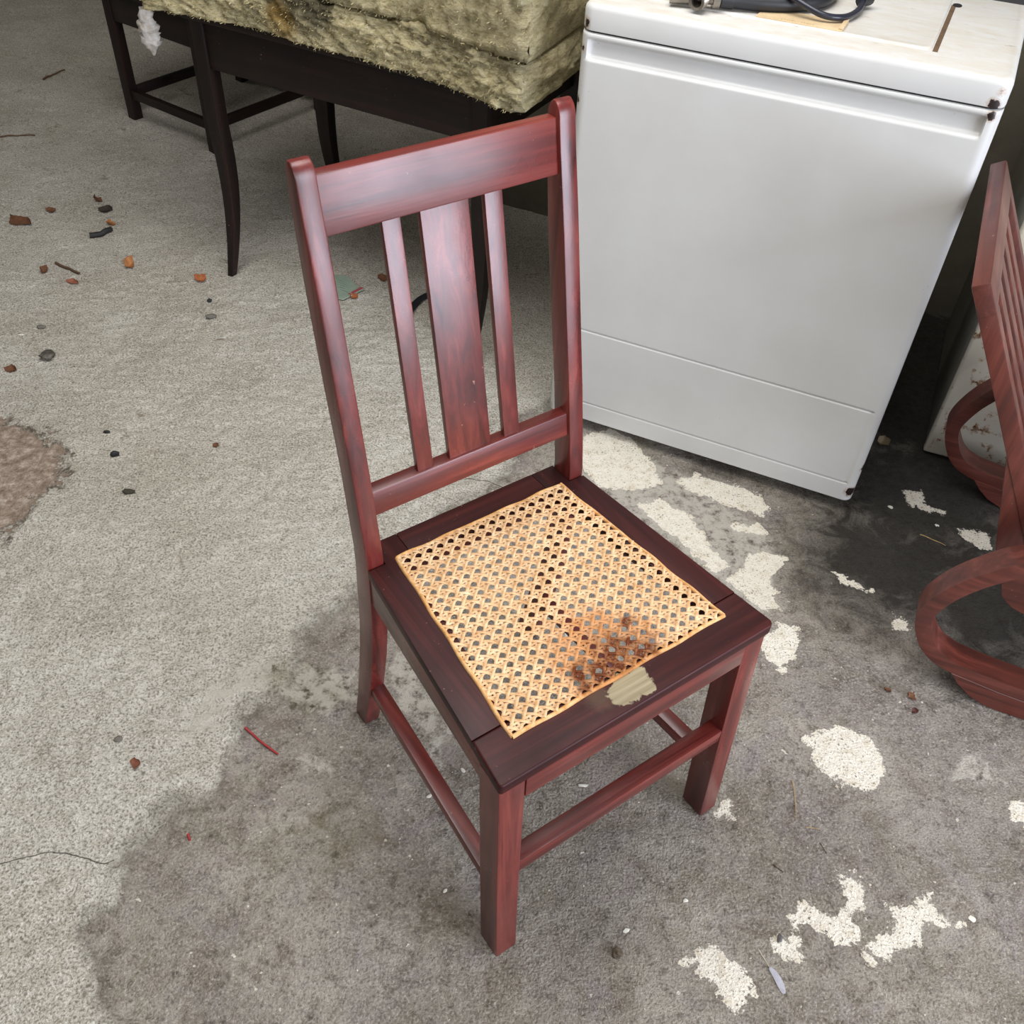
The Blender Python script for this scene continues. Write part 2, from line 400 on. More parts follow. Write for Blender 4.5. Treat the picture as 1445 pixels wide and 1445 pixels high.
# old stained concrete
oc = t.ramp(nA, [(0.28, lin(126, 118, 107)), (0.5, lin(156, 148, 136)), (0.7, lin(178, 170, 157))])
oc = t.mix(t.rng(nE, 0.48, 0.66, 0, 0.7), oc, lin(106, 92, 78))
nF = t.noise(v, 9.0, 6, 0.7, 1.0)
oc = t.mix(t.rng(nF, 0.52, 0.68, 0, 0.6), oc, lin(122, 116, 92))
oc = t.mix(t.rng(nF, 0.46, 0.32, 0, 0.5), oc, lin(142, 130, 134))
oc = t.mix(t.rng(nD, 0.55, 0.35, 0, 0.35), oc, lin(128, 118, 120))
oc = t.mix(t.rng(nB, 0.53, 0.70, 0, 0.7), oc, lin(66, 59, 50))
oc = t.mix(t.rng(nC, 0.46, 0.33, 0, 0.6), oc, lin(190, 184, 170))
oc = t.mix(t.rng(nC, 0.54, 0.66, 0, 0.5), oc, lin(62, 56, 48))
oc = t.mix(t.rng(nB, 0.40, 0.28, 0, 0.6), oc, lin(176, 168, 153))
n_sp = t.noise(v, 75.0, 2, 0.5)
oc = t.mix(t.rng(n_sp, 0.72, 0.735, 0, 0.85), oc, lin(222, 214, 198))
# dark worn paint, with cast shade coloured in beside the washer and armchair
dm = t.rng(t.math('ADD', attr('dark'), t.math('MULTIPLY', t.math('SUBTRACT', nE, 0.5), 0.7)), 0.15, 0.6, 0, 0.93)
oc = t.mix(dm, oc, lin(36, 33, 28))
pmk = t.rng(t.math('ADD', attr('plaster'), t.math('MULTIPLY', t.math('SUBTRACT', nB, 0.5), 0.03)), -0.006, 0.006, 0, 1, True)
c = t.mix(pmk, oc, pc)
# bared brown screed at the left
bmk = t.rng(t.math('ADD', attr('bare'), t.math('MULTIPLY', t.math('SUBTRACT', nE, 0.5), 0.16)), -0.003, 0.003, 0, 1, True)
bc = t.ramp(nB, [(0.3, lin(112, 94, 80)), (0.5, lin(158, 140, 124)), (0.7, lin(206, 192, 178))])
c = t.mix(bmk, c, bc)
rim = t.math('SUBTRACT', 1.0, t.math('MULTIPLY', t.math('ABSOLUTE', t.math('ADD', attr('bare'), t.math('MULTIPLY', t.math('SUBTRACT', nE, 0.5), 0.16))), 60.0), clamp=True)
c = t.mix(t.math('MULTIPLY', rim, t.rng(nB, 0.44, 0.56, 0, 0.9)), c, lin(60, 52, 38))
# ragged lip of the plaster
lip = t.math('SUBTRACT', 1.0, t.math('MULTIPLY', t.math('ABSOLUTE', t.math('ADD', attr('plaster'), t.math('MULTIPLY', t.math('SUBTRACT', nE, 0.55), 0.06))), 45.0), clamp=True)
c = t.mix(t.math('MULTIPLY', lip, 0.5), c, lin(82, 76, 62))
# yellow-green tint with dark flecks
ym = t.rng(t.math('ADD', attr('yellow'), t.math('MULTIPLY', t.math('SUBTRACT', nE, 0.5), 1.2)), 0.35, 0.75, 0, 0.6)
c = t.mix(ym, c, lin(112, 102, 66))
c = t.mix(t.math('MULTIPLY', ym, t.rng(nB, 0.52, 0.62)), c, lin(48, 46, 32))
# flaked white paint
fm = t.rng(t.math('ADD', attr('faint'), t.math('MULTIPLY', t.math('SUBTRACT', nE, 0.53), 0.16)), -0.006, 0.012, 0, 0.8, True)
fm = t.math('MULTIPLY', fm, t.rng(nB, 0.62, 0.46))
c = t.mix(fm, c, lin(196, 190, 178))
wm = t.rng(t.math('ADD', attr('paint'), t.math('ADD', t.math('MULTIPLY', t.math('SUBTRACT', nB, 0.5), 0.05), t.math('MULTIPLY', t.math('SUBTRACT', nE, 0.5), 0.06))), -0.0015, 0.0015, 0, 1, True)
wc = t.ramp(nB, [(0.3, lin(246, 240, 226)), (0.55, lin(236, 228, 211)), (0.75, lin(206, 190, 164))])
wm2 = t.math('MULTIPLY', wm, t.rng(nC, 0.66, 0.58))
c = t.mix(wm2, c, wc)
crk = t.rng(t.math('ABSOLUTE', t.math('ADD', attr('crack'), t.math('MULTIPLY', t.math('SUBTRACT', nB, 0.5), 0.006))), 0.0006, 0.0016, 0.85, 0.0)
c = t.mix(crk, c, lin(52, 46, 36))
h = t.math('ADD', t.math('MULTIPLY', nC, 0.55), t.math('ADD', t.math('MULTIPLY', nB, 0.9), t.math('MULTIPLY', nS, 0.3)))
nb = t.bump(h, 1.0, 0.009)
M['floor'] = t.out(c, t.rng(nB, 0.3, 0.7, 0.62, 0.95), nb, spec=0.35)
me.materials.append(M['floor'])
floor = struct(link(bpy.data.objects.new('floor', me)))
floor['label'] = 'rough plaster and stained concrete garage floor'

# ================================================================ the building
t = NT('wall_render'); v = t.coord(kind='Object'); n1 = t.noise(v, 3, 6, 0.6); n2 = t.noise(v, 60, 5, 0.7)
c = t.ramp(n1, [(0.3, lin(92, 86, 74)), (0.6, lin(118, 111, 97)), (0.8, lin(132, 126, 112))])
c = t.mix(t.rng(n2, 0.58, 0.75, 0, 0.5), c, lin(96, 88, 76))
M['wall'] = t.out(c, 0.9, t.bump(n2, 0.4, 0.003), spec=0.3)
t = NT('ceiling_boards'); v = t.coord((1, 8, 1)); n1 = t.noise(v, 3, 5, 0.6)
M['ceiling'] = t.out(t.ramp(n1, [(0.3, lin(70, 60, 50)), (0.7, lin(104, 92, 78))]), 0.9)

def wall_part(name, x0, x1, y0, y1, z0, z1, mat='wall'):
    b = [bp(x0, y0, z0), bp(x1, y0, z0), bp(x1, y1, z0), bp(x0, y1, z0)]
    tt = [bp(x0, y0, z1), bp(x1, y0, z1), bp(x1, y1, z1), bp(x0, y1, z1)]
    return struct(from_bm(name, hexa_bm(b, tt), M[mat]))
H = 2.65
wall_part('wall_back', -1.25, 2.72, 2.62, 2.74, -0.02, H)
wall_part('wall_return', -1.25, -1.13, 2.74, 5.6, -0.02, H)
wall_part('wall_rear', -5.0, -1.13, 5.6, 5.72, -0.02, H)
# ceiling with an opening cut for the added overhead light
def ceiling():
    bm = bmesh.new()
    x0, x1, y0, y1 = -1.7, 0.3, 0.4, 1.9
    for (a, b_, c0, d0) in ((-5.12, x0, -0.6, 5.72), (x1, 2.84, -0.6, 5.72), (x0, x1, -0.6, y0), (x0, x1, y1, 5.72)):
        vb = [bm.verts.new(bp(*p, H)) for p in ((a, c0), (b_, c0), (b_, d0), (a, d0))]; vt = [bm.verts.new(bp(*p, H + 0.1)) for p in ((a, c0), (b_, c0), (b_, d0), (a, d0))]
        bm.faces.new(vb[::-1]); bm.faces.new(vt)
        for i in range(4): bm.faces.new((vb[i], vb[(i + 1) % 4], vt[(i + 1) % 4], vt[i]))
    bmesh.ops.recalc_face_normals(bm, faces=bm.faces[:])
    return struct(from_bm('ceiling', bm, M['ceiling']))
ceiling()
# left wall with its window opening
def wall_opening(name, xa, xb, ya, yb, o0, o1, z0, z1):
    bm = bmesh.new()
    for (y0, y1, a, b_) in ((ya, o0, -0.02, H), (o1, yb, -0.02, H), (o0, o1, -0.02, z0), (o0, o1, z1, H)):
        if b_ - a < 1e-3 or y1 - y0 < 1e-3: continue
        q = [(xa, y0), (xb, y0), (xb, y1), (xa, y1)]
        vb = [bm.verts.new(bp(p[0], p[1], a)) for p in q]; vt = [bm.verts.new(bp(p[0], p[1], b_)) for p in q]
        bm.faces.new(vb[::-1]); bm.faces.new(vt)
        for i in range(4): bm.faces.new((vb[i], vb[(i + 1) % 4], vt[(i + 1) % 4], vt[i]))
    bmesh.ops.recalc_face_normals(bm, faces=bm.faces[:])
    return struct(from_bm(name, bm, M['wall']))
wall_opening('wall_left', -5.12, -5.0, -2.2, 5.72, 2.2, 3.3, 0.9, 2.0)
wall_opening('wall_right', 2.72, 2.84, -2.2, 2.74, -1.0, 1.3, -0.02, 2.25)
# ================================================================ the cane-seated chair
CHX, CHY, CHYAW = 0.17844, 0.68338, 0.64840
chair = thing('dining_chair', 'mahogany dining chair with slatted back and woven cane seat in the middle', 'chair', (CHX, CHY, 0), CHYAW)
SZ = 0.45
WF, WB, DB = 0.4347 / 2, 0.183, 0.3652
# rear posts: z, front y, rear y
POST = [(0.0, 0.432, 0.467), (0.08, 0.412, 0.449), (0.16, 0.395, 0.434), (0.24, 0.379, 0.420), (0.31, 0.370, 0.4115), (0.38, 0.3670, 0.4085),
        (0.45, 0.3655, 0.4045), (0.50, 0.372, 0.411), (0.60, 0.388, 0.4245), (0.71, 0.409, 0.446), (0.83, 0.431, 0.4665), (0.93, 0.4515, 0.4790), (0.953, 0.4555, 0.4815)]
def post_y(z):
    zs = [p[0] for p in POST]; return float(np.interp(z, zs, [p[1] for p in POST])), float(np.interp(z, zs, [p[2] for p in POST]))
for s in (-1, 1):
    rings = []
    def ring(z, y0, y1, w, r):
        a, b = s * WB, s * (WB - w)
        return rrect(min(a, b), max(a, b), y0, y1, r, z)
    zs = np.linspace(0.004, 0.953, 30)
    rings.append(ring(0.0, *[q + d for q, d in zip(post_y(0), (0.002, -0.002))], 0.0265, 0.003))
    for z in zs:
        y0, y1 = post_y(z)
        rings.append(ring(z, y0, y1, 0.0268 - 0.0018 * min(1, z / 0.5), 0.0022))
    y0, y1 = post_y(0.953); cy = (y0 + y1) / 2; hd = (y1 - y0) / 2
    for k in range(1, 8):
        a = k / 7 * math.pi / 2
        rings.append(ring(0.953 + 0.0215 * math.sin(a), cy + 0.002 * k / 7 - hd * max(0.25, math.cos(a)), cy + 0.002 * k / 7 + hd * max(0.25, math.cos(a)), 0.025 - 0.0008 * k / 7, 0.002))
    from_bm('rear_post', loft_bm(rings), M['mahogany_z'], chair, 40)
# front legs
for s in (-1, 1):
    rings = []
    for z, yf, wd, dd in ((0.0, -0.0105, 0.0315, 0.0385), (0.003, -0.0125, 0.0340, 0.0415), (0.2, -0.003, 0.0352, 0.0415), (0.432, 0.0065, 0.038, 0.0415)):
        a, b = s * (WF - 0.0032), s * (WF - 0.0032 - wd)
        rings.append(rrect(min(a, b), max(a, b), yf, yf + dd, 0.0018, z))
    from_bm('front_leg', loft_bm(rings), M['mahogany_z'], chair, 40)
def xw(y):   # half width of the seat at depth y
    return WF + (WB - WF) * y / DB
# bare patch where the varnish has lifted, and scuffs: only on the front seat rail
def patch(t, c):
    v = t.coord(); wob = t.math('MULTIPLY', t.math('SUBTRACT', t.noise(v, 70, 5, 0.65), 0.5), 0.022)
    mk = None
    for (x, y, r) in ((0.006, 0.022, 0.017), (-0.012, 0.024, 0.018), (-0.024, 0.026, 0.016), (0.012, 0.034, 0.012), (-0.006, 0.038, 0.012)):
        q = t.spot(v, (x, y, SZ), r, 0.0014, wob); mk = q if mk is None else t.math('MAXIMUM', mk, q)
    soft = t.spot(v, (-0.05, 0.036, SZ), 0.016, 0.010, wob)
    n = t.noise(t.coord((6, 120, 60)), 1.0, 5, 0.6)
    bare = t.ramp(n, [(0.3, lin(128, 115, 90)), (0.6, lin(160, 148, 120)), (0.8, lin(174, 164, 138))])
    c = t.mix(t.math('MULTIPLY', soft, 0.4), c, lin(104, 84, 66))
    return t.mix(mk, c, bare)
M['seat_front'] = wood('mahogany_worn', lin(34, 13, 14), lin(62, 24, 23), lin(84, 36, 32), 'x', 0.48, 0.22, patch)
M['seat_side'] = wood('mahogany_seat', lin(34, 13, 14), lin(60, 23, 22), lin(82, 34, 30), 'y', 0.48, 0.22)
M['seat_back'] = wood('mahogany_seat_back', lin(38, 14, 14), lin(66, 25, 24), lin(86, 36, 32), 'x', 0.48, 0.22)
OXF, OYF, OXB, OYB = 0.1692, 0.0462, 0.1396, 0.3652
def ox(y): return OXF + (OXB - OXF) * (y - OYF) / (OYB - OYF)
IN = 0.011      # the boards run on under the edge of the cane
T0 = SZ - 0.018
def arc(cx, cy, r, a0, a1, k=5): return [(cx + r * math.cos(R(a0 + (a1 - a0) * i / k)), cy + r * math.sin(R(a0 + (a1 - a0) * i / k))) for i in range(k + 1)]
fb = arc(-WF + 0.005, 0.005, 0.005, 180, 270) + arc(WF - 0.009, 0.009, 0.009, 270, 360) + [(xw(0.068), 0.068), (ox(0.068) - IN, 0.068), (ox(OYF + IN) - IN, OYF + IN), (-(ox(OYF + IN) - IN), OYF + IN), (-(ox(0.068) - IN), 0.068), (-xw(0.068), 0.068)]
from_bm('seat_front_rail', prism_bm(fb, T0, SZ, 0.0034, 3, vert_bev=False), M['seat_front'], chair, 45)
YB2 = 0.4075
for s in (-1, 1):
    sb_ = [(s * xw(0.0685), 0.0685), (s * xw(DB), DB - 0.0004), (s * (WB - 0.0256), DB - 0.0004), (s * (WB - 0.0256), YB2), (s * 0.1165, YB2), (s * 0.1185, OYB - IN), (s * (ox(OYB - IN) - IN), OYB - IN), (s * (ox(0.0685) - IN), 0.0685)]
    from_bm('seat_side_rail', prism_bm(sb_, T0, SZ, 0.002, 2, vert_bev=False), M['seat_side'], chair, 45)
from_bm('seat_back_rail', prism_bm([(-0.1180, OYB - IN), (0.1180, OYB - IN), (0.1160, YB2), (-0.1160, YB2)], T0, SZ, 0.0012, 2), M['seat_back'], chair, 45)
# aprons below the seat
from_bm('front_apron', box_bm(-(WF - 0.041), WF - 0.041, 0.004, 0.022, 0.386, T0, 0.0015), M['mahogany_x'], chair, 40)
for s in (-1, 1):
    xa, xb = s * (xw(0.045) - 0.003), s * (xw(DB) - 0.002)
    from_bm('side_apron', hexa_bm([(xa, 0.046, 0.392), (xa - s * 0.018, 0.046, 0.392), (xb - s * 0.018, DB + 0.002, 0.378), (xb, DB + 0.002, 0.378)],
                                  [(xa, 0.046, T0), (xa - s * 0.018, 0.046, T0), (xb - s * 0.018, DB + 0.002, T0), (xb, DB + 0.002, T0)], 0.0012), M['mahogany_y'], chair, 40)
    ra = s * 0.2005; rb = s * 0.179
    from_bm('side_stretcher', hexa_bm([(ra, 0.034, 0.118), (ra - s * 0.024, 0.034, 0.118), (rb - s * 0.022, 0.409, 0.115), (rb, 0.409, 0.115)],
                                      [(ra, 0.034, 0.140), (ra - s * 0.024, 0.034, 0.140), (rb - s * 0.022, 0.409, 0.138), (rb, 0.409, 0.138)], 0.0018), M['mahogany_y'], chair, 40)
from_bm('back_apron', box_bm(-(WB - 0.026), WB - 0.026, 0.385, 0.402, 0.385, T0, 0.0012), M['mahogany_x'], chair, 40)
from_bm('front_stretcher', box_bm(-(WF - 0.0375), WF - 0.0375, -0.001, 0.0235, 0.206, 0.2325, 0.002), M['mahogany_x'], chair, 40)
# back: crest rail, lower rail, three slats
def rail(name, x0, x1, z0, z1, rec, thick, mat):
    a0 = post_y(z0)[0] + rec; a1 = post_y(z1)[0] + rec
    return from_bm(name, hexa_bm([(x0, a0, z0), (x1, a0, z0), (x1, a0 + thick, z0), (x0, a0 + thick, z0)],
                                 [(x0, a1, z1), (x1, a1, z1), (x1, a1 + thick, z1), (x0, a1 + thick, z1)], 0.002), M[mat], chair, 40)
rail('crest_rail', -0.1585, 0.1585, 0.8915, 0.957, 0.0065, 0.017, 'mahogany_x')
rail('lower_back_rail', -0.1585, 0.1585, 0.5265, 0.563, 0.005, 0.019, 'mahogany_x')
for x0, x1 in ((-0.0870, -0.0630), (-0.0372, 0.0288), (0.0514, 0.0768)):
    y0 = post_y(0.561)[0] + 0.0085; y1 = post_y(0.893)[0] + 0.0105
    from_bm('back_slat', hexa_bm([(x0, y0, 0.561), (x1, y0, 0.561), (x1, y0 + 0.009, 0.561), (x0, y0 + 0.009, 0.561)],
                                 [(x0, y1, 0.893), (x1, y1, 0.893), (x1, y1 + 0.009, 0.893), (x0, y1 + 0.009, 0.893)], 0.0011), M['mahogany_z'], chair, 40)

# the cane
def cane_mat(name, c1, c2, c3):
    t = NT(name); v = t.coord(); n = t.noise(v, 90, 4, 0.6); n2 = t.noise(v, 14, 3, 0.5)
    c = t.ramp(n, [(0.3, c1), (0.5, c2), (0.72, c3)])
    c = t.mix(t.rng(n2, 0.4, 0.68, 0, 0.35), c, c1)
    n5 = t.noise(v, 26, 3, 0.6)
    wob = t.math('MULTIPLY', t.math('SUBTRACT', n5, 0.5), 0.06)
    s1 = t.spot(v, (0.004, 0.074, SZ), 0.034, 0.016, wob)
    s2 = t.spot(v, (-0.036, 0.070, SZ), 0.026, 0.010, wob); s3 = t.spot(v, (0.040, 0.064, SZ), 0.024, 0.010, wob)
    s5 = t.spot(v, (0.05, 0.108, SZ), 0.010, 0.006, wob)
    sm = t.math('MAXIMUM', t.math('MAXIMUM', s1, s2), t.math('MAXIMUM', s3, s5))
    halo = t.spot(v, (0.0, 0.075, SZ), 0.075, 0.025, wob)
    c = t.mix(t.math('MULTIPLY', halo, 0.6), c, lin(186, 112, 48))
    n6 = t.noise(v, 60, 3, 0.6)
    c = t.mix(t.math('MULTIPLY', sm, t.rng(n6, 0.38, 0.56, 0.35, 0.97)), c, lin(98, 44, 18))
    return t.out(c, 0.42, t.bump(n, 0.2, 0.0006), spec=0.15)
M['cane'] = cane_mat('cane', lin(196, 150, 104), lin(226, 188, 144), lin(242, 214, 176))
PX, PY = 0.01728, 0.01688
HX0 = 0.00864            # holes at x = HX0 + i PX
HY0 = 0.3350             # holes at y = HY0 - j PY
ZC = SZ + 0.0002
cv, cf = [], []
def inside(x, y): return OYF - 0.0005 <= y <= OYB + 0.0005 and abs(x) <= ox(y) + 0.0005
def strand(pts, zf, wd, th=0.0009):
    """flat arched ribbon along pts (x,y); zf gives height at x,y"""
    n = len(pts)
    if n < 2: return
    base = len(cv)
    for i, (x, y) in enumerate(pts):
        a = pts[max(i - 1, 0)]; b = pts[min(i + 1, n - 1)]
        dx, dy = b[0] - a[0], b[1] - a[1]; L = math.hypot(dx, dy) or 1e-9
        nx_, ny_ = -dy / L, dx / L; z = zf(x, y)
        for u, hz in ((-0.5, -th * 0.7), (-0.34, 0.0), (0.0, th * 0.45), (0.34, 0.0), (0.5, -th * 0.7)):
            cv.append((x + nx_ * u * wd, y + ny_ * u * wd, z + hz))
    for i in range(n - 1):
        for k in range(4):
            p = base + i * 5 + k; cf.append((p, p + 1, p + 6, p + 5))
def clip_line(p0, d, step):
    """sample the line p0 + s d inside the opening"""
    out = []; s = -0.6
    while s < 0.6:
        x, y = p0[0] + d[0] * s, p0[1] + d[1] * s
        if inside(x, y): out.append((x, y))
        elif out: break
        s += step
    return out
ph = lambda x: 2 * math.pi * (x - HX0) / PX
pv = lambda y: 2 * math.pi * (y - HY0) / PY
rr = random.Random(3)
for i in range(-12, 13):
    for off in (-1, 1):
        x = HX0 + (i + 0.5) * PX + off * 0.0024 + rr.uniform(-.00025, .00025)
        strand(clip_line((x, 0.2), (0, 1), PY / 8), lambda a, b, o=off: ZC + 0.0011 + o * 0.00055 * math.cos(pv(b) / 1.0 + math.pi), 0.0036 + rr.uniform(-.0004, .0004))
for j in range(-4, 24):
    for off in (-1, 1):
        y = HY0 - (j + 0.5) * PY + off * 0.0024 + rr.uniform(-.00025, .00025)
        strand(clip_line((0, y), (1, 0), PX / 8), lambda a, b, o=off: ZC + 0.0017 + o * 0.00055 * math.cos(ph(a) + math.pi), 0.0036 + rr.uniform(-.0004, .0004))
for k in range(-45, 46):
    # one family of diagonals passes over the pairs that run front to back, the other over the cross pairs
    c0 = (k + 0.5)
    jit = rr.uniform(-.0003, .0003)
    strand(clip_line((HX0 + c0 * PX + jit, HY0), (PX, PY), 1 / 9) if False else [q for q in ((HX0 + (c0 + s_ / 9.0) * PX + jit, HY0 + s_ / 9.0 * PY) for s_ in range(-30 * 9, 31 * 9)) if inside(*q)],
           lambda a, b: ZC + 0.0026 - 0.0011 * math.cos(ph(a)), 0.0041 + rr.uniform(-.0004, .0004))
    strand([q for q in ((HX0 + (c0 - s_ / 9.0) * PX - jit, HY0 + s_ / 9.0 * PY) for s_ in range(-30 * 9, 31 * 9)) if inside(*q)],
           lambda a, b: ZC + 0.0026 + 0.0011 * math.cos(ph(a)), 0.0041 + rr.uniform(-.0004, .0004))
cw = from_lists('cane_weave', cv, cf, M['cane'], chair, 180)
cw['kind'] = 'stuff'; cw['label'] = 'open woven cane with a dark brown stain'
M['binder'] = cane_mat('cane_binder', lin(190, 132, 76), lin(218, 170, 112), lin(234, 196, 146))
corner = [(-OXF, OYF), (OXF, OYF), (OXB, OYB), (-OXB, OYB)]
for i in range(4):
    a = np.array(corner[i]); b = np.array(corner[(i + 1) % 4]); L = np.linalg.norm(b - a); d = (b - a) / L; nrm = np.array([-d[1], d[0]])
    rings = []
    for k in range(41):
        u = k / 40; p = a + d * (L * u) + nrm * (0.0008 * math.sin(u * 23 + i))
        hz = SZ + 0.0030 + 0.0007 * math.sin(u * 31 + i * 2)
        rings.append([(p[0] + nrm[0] * w_, p[1] + nrm[1] * w_, z_) for w_, z_ in ((-0.0026, SZ - 0.001), (-0.0024, hz - 0.001), (-0.001, hz + 0.0006), (0.001, hz + 0.0006), (0.0024, hz - 0.001), (0.0026, SZ - 0.001))])
    from_bm('cane_binder', loft_bm(rings), M['binder'], chair, 60)

# ================================================================ the washing machine
WX, WY, WYAW = 0.06911, 1.79049, -0.39004
WW, WD, HB, HT, HL = 0.705, 0.62, 0.031, 0.858, 0.905
wash = thing('washing_machine', 'white enamel top-loading washing machine with hoses on its lid', 'washing machine', (WX, WY, 0), WYAW)
def enamel(name, chips, grime=0.0):
    t = NT(name); v = t.coord(); n1 = t.noise(v, 2.2, 5, 0.6); n2 = t.noise(v, 60, 5, 0.7); n3 = t.noise(v, 240, 2, 0.5)
    c = t.ramp(n1, [(0.3, lin(200, 199, 195)), (0.6, lin(210, 210, 208)), (0.8, lin(202, 199, 190))])
    sv = t.coord((3, 3, 40)); n4 = t.noise(t.coord((18, 6, 60)), 1.0, 4, 0.6)
    if grime:
        vg = t.coord((3, 9, 3), rot=(0, 0, R(12))); g1 = t.noise(vg, 5.0, 10, 0.8, 0.5)
        sx = t.n('ShaderNodeSeparateXYZ'); t.l(v, sx.inputs[0]); up = t.rng(sx.outputs[2], HL - 0.004, HL - 0.0005)
        c = t.mix(t.math('MULTIPLY', up, t.rng(g1, 0.40, 0.68, 0, 0.65)), c, lin(190, 176, 154))
        g2 = t.noise(t.coord((10, 34, 10)), 3.0, 5, 0.7)
        c = t.mix(t.math('MULTIPLY', up, t.rng(g2, 0.64, 0.74, 0, 0.7)), c, lin(118, 106, 92))
    c = t.mix(t.rng(n3, 0.775, 0.79, 0, 0.8), c, lin(84, 70, 56))
    wob = t.math('MULTIPLY', t.math('SUBTRACT', n2, 0.5), 0.02)
    mk = None; hl = None
    for (p, r) in chips:
        q = t.spot(v, p, r, 0.0008, wob); mk = q if mk is None else t.math('MAXIMUM', mk, q)
        q = t.spot(v, p, r + 0.003, 0.003, wob); hl = q if hl is None else t.math('MAXIMUM', hl, q)
    if mk is not None:
        c = t.mix(t.math('MULTIPLY', hl, 0.45), c, lin(168, 128, 84))
        c = t.mix(mk, c, lin(38, 28, 26))
    return t.out(c, 0.27 if not grime else 0.42, spec=0.5, coat=0.0)
M['cabinet'] = enamel('enamel_cabinet', [((0.690, 0.0, 0.850), 0.006), ((0.7, 0.02, 0.12), 0.010), ((0.698, 0.006, 0.055), 0.012), ((0.703, 0.03, 0.075), 0.006), ((0.006, 0.004, 0.83), 0.004), ((0.004, 0.006, 0.74), 0.004), ((0.002, 0.0, 0.04), 0.006)])
M['wash_top'] = enamel('enamel_top', [((0.688, -0.002, 0.866), 0.0085), ((0.694, -0.001, 0.886), 0.005), ((0.008, 0.0, 0.872), 0.007), ((0.003, 0.003, 0.864), 0.005)], 1.0)
def emboss(x, z):
    def rect(x0, x1, z0, z1, e):
        f = 1.0
        for q in (x - x0, x1 - x, z - z0, z1 - z):
            k = min(1.0, max(0.0, q / e + 0.5)); f *= k * k * (3 - 2 * k)
        return f
    d = 0.011 * rect(0.016, 0.686, 0.815, 0.846, 0.010)
    # pressed line of the lower panel
    for zz, e in ((0.265, 0.0019), (0.077, 0.0017)):
        if x < 0.684: d += 0.0038 * math.exp(-((z - zz) / e) ** 2)
    if 0.077 < z < 0.265: d += 0.0028 * math.exp(-((x - 0.684) / 0.0028) ** 2)
    return d
def rounded_outline(w_, d_, r, nf, ns=6, nc=7):
    pts = []
    for k in range(nf): pts.append((r + (w_ - 2 * r) * k / nf, 0.0, 0))
    for k in range(nc): a = R(-90 + 90 * k / nc); pts.append((w_ - r + r * math.cos(a), r + r * math.sin(a), 1))
    for k in range(ns): pts.append((w_, r + (d_ - 2 * r) * k / ns, 2))
    for k in range(nc): a = R(90 * k / nc); pts.append((w_ - r + r * math.cos(a), d_ - r + r * math.sin(a), 1))
    for k in range(ns): pts.append((w_ - r - (w_ - 2 * r) * k / ns, d_, 2))
    for k in range(nc): a = R(90 + 90 * k / nc); pts.append((r + r * math.cos(a), d_ - r + r * math.sin(a), 1))
    for k in range(ns): pts.append((0, d_ - r - (d_ - 2 * r) * k / ns, 2))
    for k in range(nc): a = R(180 + 90 * k / nc); pts.append((r + r * math.cos(a), r + r * math.sin(a), 1))
    return pts
ol = rounded_outline(WW, WD, 0.019, 170)
zl = sorted(set([round(q, 4) for q in list(np.linspace(HB, HT, 60)) + list(np.linspace(0.070, 0.084, 22)) + list(np.linspace(0.257, 0.273, 24)) + list(np.linspace(0.805, 0.856, 26))]))
V = []; F = []; n = len(ol)
for z in zl:
    # the sheet rolls in at the top edge
    e = max(0.0, (z - (HT - 0.006)) / 0.006)
    for (x, y, k) in ol:
        V.append((x, y + (emboss(x, z) if k == 0 else 0) + (0.004 * (1 - math.sqrt(max(0, 1 - e * e))) if y < 0.02 else 0), z))
for i in range(len(zl) - 1):
    for k in range(n):
        l = (k + 1) % n; F.append((i * n + k, i * n + l, (i + 1) * n + l, (i + 1) * n + k))
F.append(tuple(range(n))[::-1]); F.append(tuple((len(zl) - 1) * n + k for k in range(n)))
from_lists('cabinet', V, F, M['cabinet'], wash, 50)
# top panel with rolled edges
rings = []
for z, ins in ((HT + 0.0035, 0.004), (HT + 0.0035, 0.0005), (HT + 0.006, 0.0), (HL - 0.011, 0.0), (HL - 0.006, 0.0012), (HL - 0.002, 0.0045), (HL, 0.0105)):
    r_ = 0.021 - ins * 0.4
    q = rounded_outline(WW - 2 * ins, WD - 2 * ins, r_, 40)
    rings.append([(p[0] + ins, p[1] + ins, z) for p in q])
from_bm('top_panel', loft_bm(rings), M['wash_top'], wash, 60)
# the lid, a shallow raised tray, with its gap at the right
lidp = []
for z, ins in ((HL - 0.001, 0.0), (HL + 0.0022, 0.0012), (HL + 0.0034, 0.004), (HL + 0.0026, 0.0075)):
    q = rrect(0.090 + ins, 0.572 - ins, 0.0715 + ins, 0.40 - ins, 0.014, z, 6); lidp.append(q)
lid = from_bm('lid', loft_bm(lidp), M['wash_top'], wash, 60)
M['rust'] = plain('rust_brown', lin(104, 82, 60), 0.8, c2=lin(60, 42, 28))
M['blackgap'] = plain('black_recess', lin(26, 24, 22), 0.8)
from_bm('lid_gap', box_bm(0.5735, 0.5815, 0.070, 0.35, HL - 0.001, HL + 0.0005), M['rust'], wash)
from_bm('hinge_hole', prism_bm([(0.583 + 0.008 * math.cos(a), 0.352 + 0.011 * math.sin(a)) for a in np.linspace(0, 2 * math.pi, 14, endpoint=False)], HL - 0.001, HL + 0.0012), M['blackgap'], wash)
from_bm('body_gap', prism_bm([(p[0] * 0.985 + 0.005, p[1] * 0.985 + 0.0045) for p in rounded_outline(WW, WD, 0.019, 10)], HT - 0.001, HT + 0.005), M['blackgap'], wash)
